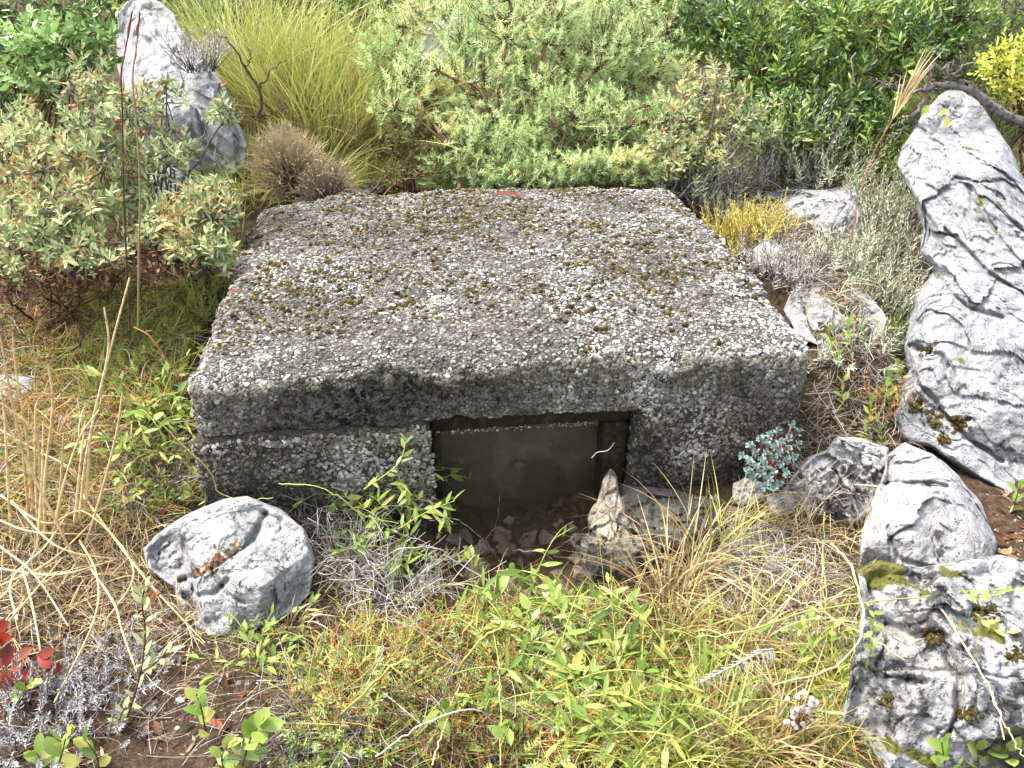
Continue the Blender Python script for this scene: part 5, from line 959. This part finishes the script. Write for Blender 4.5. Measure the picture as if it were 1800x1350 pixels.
# fine grass carpet
g = Geo()
def carpet(poly, n, L, wd, lean, droop, rb, mi):
    P = ground_pts(poly, n) - np.array([0, 0, .004]); D = np.array([0, 0, 1.0]) + rng.normal(0, lean, (n, 3)); cl = fbm(P, .12, 3, 66) * .35
    blades(g, P, D, L * rng.uniform(.4, 1.2, n) * (1 + cl), wd * rng.uniform(.6, 1.3, n), droop * rng.uniform(.1, 2, n), 5, np.clip(rng.normal(rb, .22, n) + cl * .5, 0, 1), mi)
carpet(LEFT, 5200, .085, .0019, .55, .4, .52, 0); carpet([(120, 520), (340, 500), (360, 560), (320, 660), (180, 640)], 1700, .10, .0018, .55, .4, .6, 0); carpet(LEFT, 1300, .09, .0017, .7, .5, .5, 1)
carpet([(560, 1150), (900, 1080), (1240, 1120), (1500, 1180), (1500, 1349), (520, 1349)], 4600, .11, .0024, .55, .5, .42, 0); carpet([(560, 1150), (900, 1080), (1240, 1100), (1500, 1180), (1500, 1349), (520, 1349)], 1200, .09, .0018, .7, .6, .55, 1)
carpet(BACKR, 1500, .08, .002, .5, .4, .5, 1); carpet(BACKR, 1300, .08, .002, .5, .4, .6, 2); carpet(BACK, 2400, .13, .0024, .45, .3, .6, 0); carpet(BACK, 1500, .13, .002, .45, .3, .4, 1); carpet(RIGHT, 400, .07, .0018, .6, .4, .5, 1)
carpet([(0, 250), (430, 250), (430, 420), (0, 420)], 1500, .16, .0026, .4, .3, .4, 0); carpet([(430, 120), (1200, 120), (1200, 300), (430, 320)], 3000, .16, .003, .45, .3, .45, 0); carpet([(430, 120), (1200, 120), (1200, 300), (430, 320)], 1500, .14, .003, .5, .3, .4, 1); carpet([(1200, 120), (1799, 120), (1799, 340), (1200, 330)], 2600, .14, .003, .45, .3, .35, 0)
carpet([(0, 880), (250, 880), (300, 1010), (340, 1130), (250, 1190), (0, 1130)], 2600, .11, .0020, .9, .6, .5, 1); carpet([(240, 1100), (560, 1080), (600, 1200), (540, 1340), (300, 1200)], 500, .06, .0016, .9, .6, .5, 1); carpet([(300, 860), (600, 850), (640, 960), (560, 980), (420, 880)], 500, .08, .0018, .7, .5, .4, 1)
carpet([(1260, 900), (1500, 930), (1500, 1180), (1280, 1140)], 1300, .10, .0018, .9, .6, .5, 1); carpet([(1380, 780), (1560, 760), (1560, 900), (1400, 920)], 500, .09, .0018, .8, .6, .6, 1); carpet([(1500, 980), (1530, 980), (1500, 1340), (1440, 1340)], 500, .11, .002, .7, .6, .6, 0)
carpet([(600, 300), (1180, 290), (1180, 335), (600, 345)], 1500, .15, .0026, .4, .3, .75, 0)
tag(g.build('grass', [L_gra, L_straw, L_hel]), 'fine green and straw coloured grass carpeting the slope', 'grass', kind='stuff')

# foreground plants: prototypes, then copies
def protos(make, k): return [make(i_) for i_ in range(k)]
def scatter(protos_, pts, label, group, smin=.7, smax=1.2, avoid=None):
    used = set()
    for k, P in enumerate(pts):
        i_ = int(rng.integers(0, len(protos_))); p = protos_[i_]; s_ = rng.uniform(smin, smax); rz = rng.uniform(0, 6.283)
        if i_ not in used: used.add(i_); o = p; o.location = P; o.rotation_euler = (0, 0, rz); o.scale = (s_,) * 3; o['label'] = label; o['group'] = group
        else: copy_tree(p, P, rz, s_, label, group)
    for i_, p in enumerate(protos_):
        if i_ not in used:
            for ch in list(p.children): bpy.data.objects.remove(ch)
            bpy.data.objects.remove(p)
Z0 = np.zeros(3)
def mk_spurge(i_): return wands('spurge_plant', 'x', 'plant', Z0, 9, .035, .08, .0145, .0036, L_spu, bark=B_oran, K=26, lean=.7, a0=1.25, a1=.7, rb=(.75, .6, .5, .7, .35, .85)[i_], px=False)
def spaced(poly, n, dmin):
    q = sample_poly(poly, n * 12); kp = []
    for a_ in q:
        if all(np.hypot(*(a_ - b_)) > dmin for b_ in kp): kp.append(a_)
        if len(kp) >= n: break
    return G(np.array(kp)[:, 0], np.array(kp)[:, 1])
SPU = [(600, 1120), (760, 1080), (900, 1110), (1120, 1130), (1240, 1180), (1260, 1345), (540, 1345), (560, 1220)]
scatter(protos(mk_spurge, 6), spaced(SPU, 84, 26), 'low feathery spurge, yellow green with reddish stems, in the foreground patch below the opening', 'feathery spurge plants in the foreground')
def mk_vine(i_):
    root = thing('leafy_vine', 'x', 'vine', Z0); g = Geo(); gs = Geo()
    for k in range(4):
        a_ = rng.uniform(0, 6.283); L = rng.uniform(.08, .17); C = bez(np.zeros((1, 3)), np.array([[math.cos(a_) * L * .4, math.sin(a_) * L * .4, L * .75]]), np.array([[math.cos(a_) * L, math.sin(a_) * L, L * rng.uniform(.2, .7)]]), 9)
        tubes(gs, C, np.linspace(.0011, .0006, 9)[None], 3, rnd=[.5]); n = 9; idx = rng.integers(1, 9, n); T = nrm(np.gradient(C[0], axis=0))[idx]; D = nrm(T * .6 + rng.normal(0, .7, (n, 3))); leaves(g, C[0][idx], D, np.array([0, 0, 1.0]) + rng.normal(0, .4, (n, 3)), rng.uniform(.022, .04, n), rng.uniform(.006, .012, n) * (1.3 if i_ % 2 else .8), LANCE, np.clip(rng.normal(.6, .22, n), 0, 1))
    gs.build('stem', B_green, root, Z0); g.build('foliage', L_grn, root, Z0); return root
scatter(protos(mk_vine, 5), spaced([(900, 1080), (1080, 1100), (1260, 1180), (1280, 1330), (1000, 1340), (880, 1200)], 24, 40), 'bright green narrow leaved vine over the spurge, right of the centre of the foreground', 'leafy vines over the spurge', .9, 1.5)
scatter(protos(mk_vine, 3), spaced([(1280, 1180), (1420, 1100), (1480, 1150), (1470, 1330), (1300, 1345)], 9, 55), 'green vine shoot in the dry grass left of the dark boulder', 'green vine shoots left of the dark boulder', .6, 1.0)
scatter(protos(mk_vine, 4), spaced([(590, 860), (690, 850), (790, 920), (770, 1000), (640, 1010), (585, 930)], 17, 28), 'green narrow leaved vine climbing before the left edge of the opening', 'vines left of the opening', .8, 1.25)
scatter(protos(mk_vine, 4), spaced([(215, 690), (325, 680), (345, 860), (380, 890), (250, 880)], 22, 28), 'green narrow leaved vine against the left side of the block', 'vines along the left side of the block', .8, 1.3)
scatter(protos(mk_vine, 3), spaced([(400, 1130), (520, 1100), (545, 1180), (430, 1200)], 6, 30), 'green narrow leaved vine at the foot of the front boulder', 'vines at the foot of the front boulder', .5, .9)
def mk_tuft(i_): return tuft('grass_tuft', 'x', 'grass', Z0, 34, .022, .15, .0026, .45, (L_gra, L_straw, L_gra, L_straw)[i_], .5, rb=(.5, .5, .7, .35)[i_], px=False)
scatter(protos(mk_tuft, 4), spaced([(1010, 1120), (1250, 1090), (1480, 1120), (1490, 1345), (1020, 1345)], 30, 42), 'loose green and straw grass tuft in the foreground left of the dark boulder', 'grass tufts in the right foreground', .6, 1.25)
scatter(protos(mk_tuft, 4), spaced([(60, 600), (320, 560), (320, 840), (60, 840)], 24, 40), 'thin grass tuft on the slope left of the block', 'grass tufts left of the block', .6, 1.1)
def mk_herb(i_): return wands('herb_plant', 'x', 'plant', Z0, 7, .02, .05, .016, .006, L_grn, bark=B_green, K=9, lean=.8, a0=1.1, a1=.6, rb=.6, px=False, tmpl=LANCE)
scatter(protos(mk_herb, 3), spaced([(560, 1180), (900, 1130), (1250, 1200), (1250, 1345), (540, 1345)], 18, 55), 'small broad leaved green herb among the foreground spurge', 'green herbs among the spurge', .6, 1.3)
def mk_gold(i_): return wands('fine_leaved_plant', 'x', 'plant', Z0, 16, .045, .085, .02, .0014, L_gra, bark=B_green, K=20, lean=.8, a0=1.2, a1=.7, rb=(.5, .75)[i_], px=False)
scatter(protos(mk_gold, 2), spaced([(130, 540), (340, 510), (360, 580), (310, 670), (200, 660)], 12, 40), 'yellow green thread leaved plant on the slope left of the block', 'thread leaved plants left of the block', .8, 1.3)
def mk_rust(i_): return wands('wiry_plant', 'x', 'plant', Z0, 14, .04, .075, .012, .0012, L_ora, bark=B_oran, K=14, lean=1.1, a0=1.2, a1=.8, rb=.25, px=False)
scatter(protos(mk_rust, 2), spaced([(20, 560), (160, 570), (220, 700), (200, 800), (40, 760)], 14, 42), 'orange brown wiry plant on the slope behind the reeds', 'orange wiry plants behind the reeds', .7, 1.3)

# dry grass clumps beside the opening
for x, y, n, L, mat, rb, lab in ((1215, 1010, 105, .27, L_straw, .55, 'tall dry straw grass clump right of the opening'), (1175, 1060, 110, .24, L_straw, .35, 'rust brown dry grass clump beside the leaning ochre stone'), (1255, 985, 60, .28, L_gra, .75, 'green and yellow grass blades rising against the right wall of the block'), (1200, 1110, 70, .2, L_straw, .45, 'drooping dry grass clump below the tall straw clump'), (1290, 1160, 70, .2, L_straw, .6, 'matted straw grass around the white skeleton frond'), (1350, 1330, 160, .2, L_straw, .3, 'brown dry grass clump at the bottom edge near the dark boulder'), (1150, 1340, 90, .2, L_gra, .7, 'green grass clump at the bottom edge right of centre'), (1250, 1350, 90, .24, L_gra, .8, 'yellow green grass clump at the bottom edge below the white frond'), (505, 1095, 60, .10, L_straw, .7, 'pale dry grass tuft at the right foot of the front boulder'), (1420, 1090, 50, .13, L_straw, .4, 'thin brown grass tuft left of the pale boulder foot')):
    tuft('dry_grass_clump' if mat is L_straw else 'grass_clump', lab, 'grass', (x, min(y, 1349)), n, .045, L, .0030, .38, mat, .55, rb=rb, M=7)
for x, y, n, L, mat, rb, lab in ((870, 1085, 26, .16, L_gra, .7, 'sparse green grass blades rising in front of the rubble'), (980, 1095, 24, .15, L_gra, .6, 'sparse green grass blades below the middle of the opening'), (1075, 1105, 36, .17, L_gra, .75, 'green grass tuft in front of the leaning ochre stone'), (1170, 1160, 60, .20, L_gra, .7, 'green grass clump below the rust brown grass'), (1310, 1110, 50, .18, L_gra, .7, 'green grass clump between the silver grey bush and the white frond'), (1440, 870, 60, .16, L_straw, .6, 'straw grass tuft growing over the rough knobbly rock'), (1390, 935, 50, .15, L_straw, .5, 'straw grass tuft below the knobbly rock'), (1500, 935, 50, .14, L_straw, .7, 'pale straw tuft at the left foot of the smooth pale boulder'), (330, 1115, 40, .08, L_straw, .5, 'short straw tuft at the lower left foot of the front boulder'), (250, 1010, 40, .09, L_straw, .5, 'short straw tuft at the left edge of the front boulder'), (560, 1040, 50, .10, L_gra, .6, 'short green tuft at the right edge of the front boulder'), (450, 1125, 40, .07, L_gra, .6, 'short green tuft under the front boulder'), (1490, 1250, 70, .16, L_gra, .6, 'green grass tuft against the left foot of the dark boulder'), (1570, 775, 40, .12, L_straw, .6, 'straw tuft in the notch between outcrop and smooth pale boulder')):
    tuft('dry_grass_clump' if mat is L_straw else 'grass_clump', lab, 'grass', (x, y), n, .04, L, .0024, .5, mat, .6, rb=rb, M=7)
# bleached twig tangles
def tangle(lab, px, py, n, rad, H, mat=B_white):
    base = G1(px, py); root = thing('dead_twig_bush', lab, 'bush', base); a_ = rng.uniform(0, 6.283, n); L = rng.uniform(.4, 1.1, n)
    A = base + np.stack([np.cos(a_), np.sin(a_), np.zeros(n)], 1) * (rng.uniform(0, .35, n) * rad)[:, None]; b_ = a_ + rng.normal(0, .7, n); E_ = base + np.stack([np.cos(b_) * rad * L, np.sin(b_) * rad * L, H * rng.uniform(.1, 1, n)], 1)
    C = bez(A, (A + E_) / 2 + np.array([0, 0, H * .5]) + rng.normal(0, rad * .22, (n, 3)), E_, 8); C[:, 1:-1] += rng.normal(0, .0025, (n, 6, 3)); g = Geo(); tubes(g, C, np.linspace(.0013, .0006, 8)[None] * rng.uniform(.6, 1.4, (n, 1)), 3)
    k = rng.integers(0, n, n * 2); s0 = C[k, rng.integers(3, 7, n * 2)]; e_ = s0 + rng.normal(0, .028, (n * 2, 3)) + np.array([0, -.006, .012]); tubes(g, bez(s0, (s0 + e_) / 2 + rng.normal(0, .006, e_.shape), e_, 4), np.full(4, .00065)[None], 3); g.build('branch', mat, root, base)
tangle('bleached dead twig tangle right of the front boulder', 620, 1010, 110, .16, .11); tangle('bleached dead twig tangle below the vines left of the opening', 700, 1060, 90, .15, .10); tangle('grey dead twig tangle against the right side of the front boulder', 570, 960, 80, .10, .12, B_grey); tangle('thin grey twig tangle before the right wall of the block', 1330, 1010, 90, .11, .08); tangle('brown twig tangle under the rust brown grass', 1130, 1090, 90, .12, .07, B_brown); tangle('grey twig tangle on the left slope beside the block', 280, 870, 90, .14, .09, B_grey); tangle('bleached twig tangle by the knobbly rock', 1440, 880, 60, .09, .07)
tangle('bleached twig tangle at the foot of the outcrop', 1540, 850, 50, .08, .06); tangle('wiry brown twig tangle at the bottom centre of the foreground', 800, 1290, 100, .16, .08, B_brown); tangle('wiry twig tangle at the bottom edge near the glossy seedling', 560, 1290, 80, .14, .07, B_grey)
for x, y, lab in ((1300, 1010, 'small silver grey bush right of the dry straw grass'), (1330, 1060, 'second small silver grey bush, nearer the camera, right of the dry straw grass')): wands('lavender_cotton', lab, 'bush', (x, y), 26, .06, .06, .009, .0015, L_sant, K=24, lean=.7)
# white skeleton frond
base = at_y(np.array(1270.), np.array(1180.), 1.06); root = thing('dead_frond', 'bleached skeleton frond with curved side ribs lying on the dry grass', 'frond', base); C = pxc([(1200, 1215), (1240, 1195), (1290, 1170), (1340, 1145), (1360, 1140)], 1.055, 20); gs = Geo(); tubes(gs, C[None], np.linspace(.0022, .001, 20)[None], 4, rnd=[.9]); gs.build('stem', B_white, root, base)
for k in range(4, 19):
    for sg in (-1, 1):
        p = C[k]; gs = Geo(); e_ = p + np.array([-.012 + .012 * sg, -.010, -.034 * (sg if sg > 0 else -.25)]) * rng.uniform(.7, 1.1); m_ = (p + e_) / 2 + np.array([.010, -.006, .006]); tubes(gs, bez(p[None], m_[None], e_[None], 6), np.linspace(.0016, .0009, 6)[None], 3, rnd=[.95]); gs.build('side_rib', B_white, root, base)
# arching runners and stems
runs = [([(600, 1255), (660, 1200), (705, 1160), (745, 1175), (790, 1215), (825, 1265)], 'brown green runner arching over the spurge at the left', B_green, .0026), ([(800, 1185), (840, 1130), (880, 1105), (915, 1115), (925, 1145)], 'short arched runner ending in a bud below the opening', B_green, .0026), ([(660, 1330), (740, 1275), (830, 1247), (880, 1280)], 'pale twig bent over the spurge at the bottom centre', B_white, .0016), ([(975, 1235), (1040, 1222), (1085, 1220), (1140, 1245), (1200, 1290)], 'yellow green runner sweeping to the lower right', B_green, .0022), ([(1225, 1120), (1310, 1110), (1420, 1075), (1520, 1060), (1620, 1048), (1760, 1036)], 'long yellow runner crossing from the dry grass over the dark boulder', B_green, .0017), ([(1460, 955), (1490, 985), (1510, 1040), (1517, 1100), (1495, 1150), (1440, 1185), (1360, 1204)], 'long straw stem curling down the left face of the dark boulder', B_straw, .0022), ([(1633, 1035), (1680, 1110), (1740, 1212), (1765, 1300)], 'straw stem slanting down across the dark boulder', B_straw, .0017), ([(1740, 1212), (1760, 1260), (1800, 1330)], 'forked straw stem tip in the bottom right corner', B_straw, .0015),
    ([(1060, 955), (1090, 1000), (1105, 1040), (1108, 1080), (1095, 1150)], 'reddish brown twig hanging across the leaning ochre stone', B_brown, .0019), ([(760, 1000), (860, 940), (880, 870)], 'thin brown twig crossing in front of the panel', B_brown, .0010), ([(755, 915), (800, 912), (850, 950), (900, 1005), (960, 985)], 'grey arching twig over the rubble in the opening', B_grey, .0011), ([(920, 1000), (1000, 950), (1080, 890)], 'thin straight twig leaning across the rubble to the ochre stone', B_brown, .0010), ([(900, 968), (960, 975), (990, 1020), (1010, 1060)], 'kinked grey twig over the rubble', B_grey, .0011), ([(780, 975), (900, 1050), (1060, 1165)], 'long bleached twig slanting over the hollow', B_white, .0015), ([(640, 1090), (700, 1095), (820, 1130)], 'bleached stick lying over the twig tangle', B_white, .0013), ([(1140, 900), (1200, 930), (1260, 945)], 'thin brown twig crossing the foundation stone', B_brown, .0009), ([(490, 850), (540, 852), (590, 870), (640, 905), (700, 920)], 'green vine stem trailing along the foot of the block', B_green, .0013), ([(270, 735), (330, 790), (370, 830), (385, 865), (430, 880), (480, 875)], 'green vine stem hanging down the left corner of the block', B_green, .0013),
    ([(1090, 1340), (1100, 1290), (1130, 1250), (1180, 1200), (1215, 1160)], 'orange stem leaning through the foreground vines', B_oran, .0016), ([(880, 1345), (880, 1240), (875, 1160), (868, 1110)], 'pale green upright stem at the centre of the foreground', B_green, .0013), ([(760, 1345), (790, 1250), (810, 1195)], 'yellow stem rising at the bottom left of centre', B_straw, .0015), ([(1450, 900), (1448, 1000), (1452, 1150)], 'fine upright green stalk left of the pale boulder', B_green, .0010), ([(1420, 900), (1440, 960), (1450, 1010), (1452, 1060)], 'fine yellow stalk beside the upright green one', B_straw, .0010), ([(1380, 1045), (1440, 1075), (1520, 1115), (1590, 1160)], 'yellow stem crossing the long runner at the dark boulder', B_straw, .0013)]
for pts, lab, mat, r in runs:
    p = np.array(pts, float); gp = G(np.clip(p[:, 0], 2, 1798), np.clip(p[:, 1], 0, 1349)); Y0 = np.linspace(gp[0, 1], gp[-1, 1], len(p)) if len(p) > 2 else gp[:, 1]; Y = np.minimum(np.minimum(Y0, gp[:, 1]) - .03, 1.43) - .015
    if p[:, 0].max() > 1500: Y = np.minimum(Y, np.interp(p[:, 1], [950, 1100, 1350], [1.22, 1.02, .78]))
    C = pxc(pts, Y, 26); C[1:-1] += rng.normal(0, .0012, (24, 3)); g = Geo(); tubes(g, C[None], np.linspace(r, r * .6, 26)[None], 5, rnd=[rng.uniform(.3, .8)]); o = g.build('long_stem' if mat in (B_green, B_straw, B_oran) else 'twig', mat, None, C[0]); tag(o, lab, 'stem' if mat in (B_green, B_straw, B_oran) else 'twig')
for pts, K, L, Wd, lab in (([(1690, 1040), (1725, 1050), (1790, 1035)], 10, .022, .011, 'green leafed shoot at the right end of the long runner'), ([(1715, 1080), (1745, 1105), (1785, 1115)], 9, .022, .010, 'green leafed shoot lying on the dark boulder'), ([(1530, 1085), (1535, 1120), (1525, 1160)], 10, .020, .009, 'green shoot hanging down the left face of the dark boulder'), ([(1520, 1060), (1540, 1090), (1560, 1130)], 8, .020, .009, 'second green shoot on the dark boulder, nearer the pale one'), ([(1400, 1130), (1415, 1100), (1425, 1085)], 10, .026, .013, 'upright green leafy shoot left of the dark boulder'), ([(842, 1080), (842, 1060), (845, 1040)], 9, .032, .008, 'bright green rosette shoot below the rubble'), ([(835, 1010), (830, 985), (825, 965)], 7, .026, .014, 'bright green curled leaf shoot in front of the rubble'), ([(1080, 1245), (1120, 1215), (1165, 1200)], 5, .05, .020, 'pale green arrow leaf shoot at the right of the foreground vines'), ([(960, 1200), (985, 1175), (1010, 1170)], 6, .04, .018, 'large bright green leaves at the centre of the foreground'), ([(640, 860), (700, 815), (715, 770)], 12, .030, .008, 'green vine shoot climbing the front wall left of the opening'), ([(700, 930), (750, 900), (800, 880)], 9, .034, .009, 'green vine shoot reaching into the left side of the opening')):
    y0 = Yof(min(pts[0][0], 1795), pts[0][1]); y0 = min(y0 - .03, 1.42) if pts[0][0] < 1500 else np.interp(pts[0][1], [950, 1100, 1350], [1.20, 1.00, .76])
    sprig('leafy_shoot', lab, pts, y0, K, L, Wd, L_grn, rb=.68)
# dry white flower heads
base = G1(1400, 1290); root = thing('dead_flower', 'dry plant with a cluster of small whitish flower heads by the dark boulder', 'plant', base); q = sample_poly([(1385, 1220), (1430, 1215), (1440, 1260), (1410, 1285), (1380, 1280)], 22); P = at_y(q[:, 0], q[:, 1], base[1] - .05); gs = Geo(); tubes(gs, bez(np.tile(base, (22, 1)), (base + P) / 2 + rng.normal(0, .01, P.shape), P, 6), np.full(6, .0008)[None], 3); gs.build('stem', B_brown, root, base)
M_fh = M_attr('dry flower head', [(0, (.30, .22, .18)), (1, (.62, .55, .50))], .9, .1)
bits('flower_head', P, M_fh, root, base)
# leaves lying on things, each a thing of its own
def leaf(lab, px, py, Y, ang, L, Wd, mat, rb, tmpl=OVAL, N=(0, -.2, 1)):
    p = at_y(np.array(float(px)), np.array(float(py)), Y); g = Geo(); a_ = RAD(ang); n = np.array([N], float) + rng.normal(0, .12, (1, 3)); d = np.array([[math.cos(a_), math.sin(a_), 0]]); d = d - nrm(n) * (d * nrm(n)).sum()
    leaves(g, p[None] - d * L / 2, d, n, L, Wd, tmpl, [rb]); o = g.build('fallen_leaf', mat, None, p); tag(o, lab, 'leaf')
def toptop(px, py):
    """distance at which the pixel's ray meets the crowned roof"""
    d = ray(np.array(float(px)), np.array(float(py))); z = .43
    for _ in range(6):
        P = CAM + d * ((z - CAM[2]) / d[2]); q = np.array([[np.clip((P - FL) @ EU, .02, W_ - .02), np.clip((P - FL) @ EV, .02, D_ - .02), H_]])
        z = rb_point(q, np.array(LO), np.array(HI), .038, 1)[0][0, 2] + .010
    return (CAM + d * ((z - CAM[2]) / d[2]))[1]
for px, py, ang, L, mat, rb, lab in ((885, 339, 10, .06, L_red, .9, 'red dead leaf lying on the back rim of the roof, left of the middle'), (905, 342, 160, .05, L_red, .8, 'second red dead leaf touching the first on the back rim of the roof'), (1075, 338, 20, .045, L_red, .85, 'red dead leaf on the back rim of the roof near its right end'), (412, 478, 170, .04, L_red, .9, 'rusty dead leaf on the left rim of the roof'), (428, 484, 20, .035, L_red, 1, 'pink brown dead leaf beside the rusty one on the left rim'), (440, 442, 60, .035, L_dry, 1, 'tan dead leaf on the left rim of the roof, nearer the back'), (410, 510, 30, .03, L_red, .7, 'dark red dead leaf on the left rim, nearest the front'), (484, 520, 40, .028, L_straw, .9, 'pale pinkish leaf on the left of the roof'), (1030, 562, -40, .035, L_straw, .8, 'pale straw sliver on the front half of the roof'), (675, 550, 10, .03, L_straw, .9, 'white straw sliver at the left of the roof middle')):
    leaf(lab, px, py, toptop(px, py), ang, L * .8, L * (.3 if mat is not L_straw else .2), mat, rb)
pp = FL + EV * .122; d = ray(np.array(912.), np.array(815.)); tp = ((pp - CAM) @ EV) / (d @ EV); leaf('brown dead leaf stuck on the panel inside the opening', 912, 815, d[1] * tp - .004, -15, .030, .020, L_dry, .15, CURL, N=(-.1, -1, .2))
for px, py, lab in ((665, 1022, 'orange brown dead leaf in the bleached twig tangle'), (1100, 1085, 'orange dead leaf by the rust brown grass'), (1332, 1060, 'light brown dead leaf beside the silver grey bush'), (1340, 965, 'tan dead leaf above the silver grey bush'), (1375, 1105, 'scarlet dead leaf under the upright green leafy shoot'), (1345, 1258, 'orange brown dead leaf in the brown grass at the bottom'), (200, 1010, 'rust brown dead leaf left of the front boulder'), (230, 985, 'grey brown dead leaf against the left side of the front boulder'), (218, 815, 'dark red dead leaf in the vines left of the block'), (1780, 980, 'reddish dead leaf on the gravel at the right edge'), (1768, 970, 'orange dead leaf crossing the reddish one at the right edge')):
    leaf(lab, px, py, Yof(px, py) - .012, rng.uniform(0, 180), .034, .015, L_dry if 'scarlet' not in lab and 'red ' not in lab else L_red, rng.uniform(.4, .9))
C = pxc([(1040, 805), (1050, 795), (1068, 792), (1080, 778)], 1.60, 10); g = Geo(); tubes(g, C[None], np.linspace(.0013, .0007, 10)[None], 4, rnd=[.95]); tag(g.build('twig', B_white, None, C[0]), 'small white twig caught in the upper right corner of the opening', 'twig')
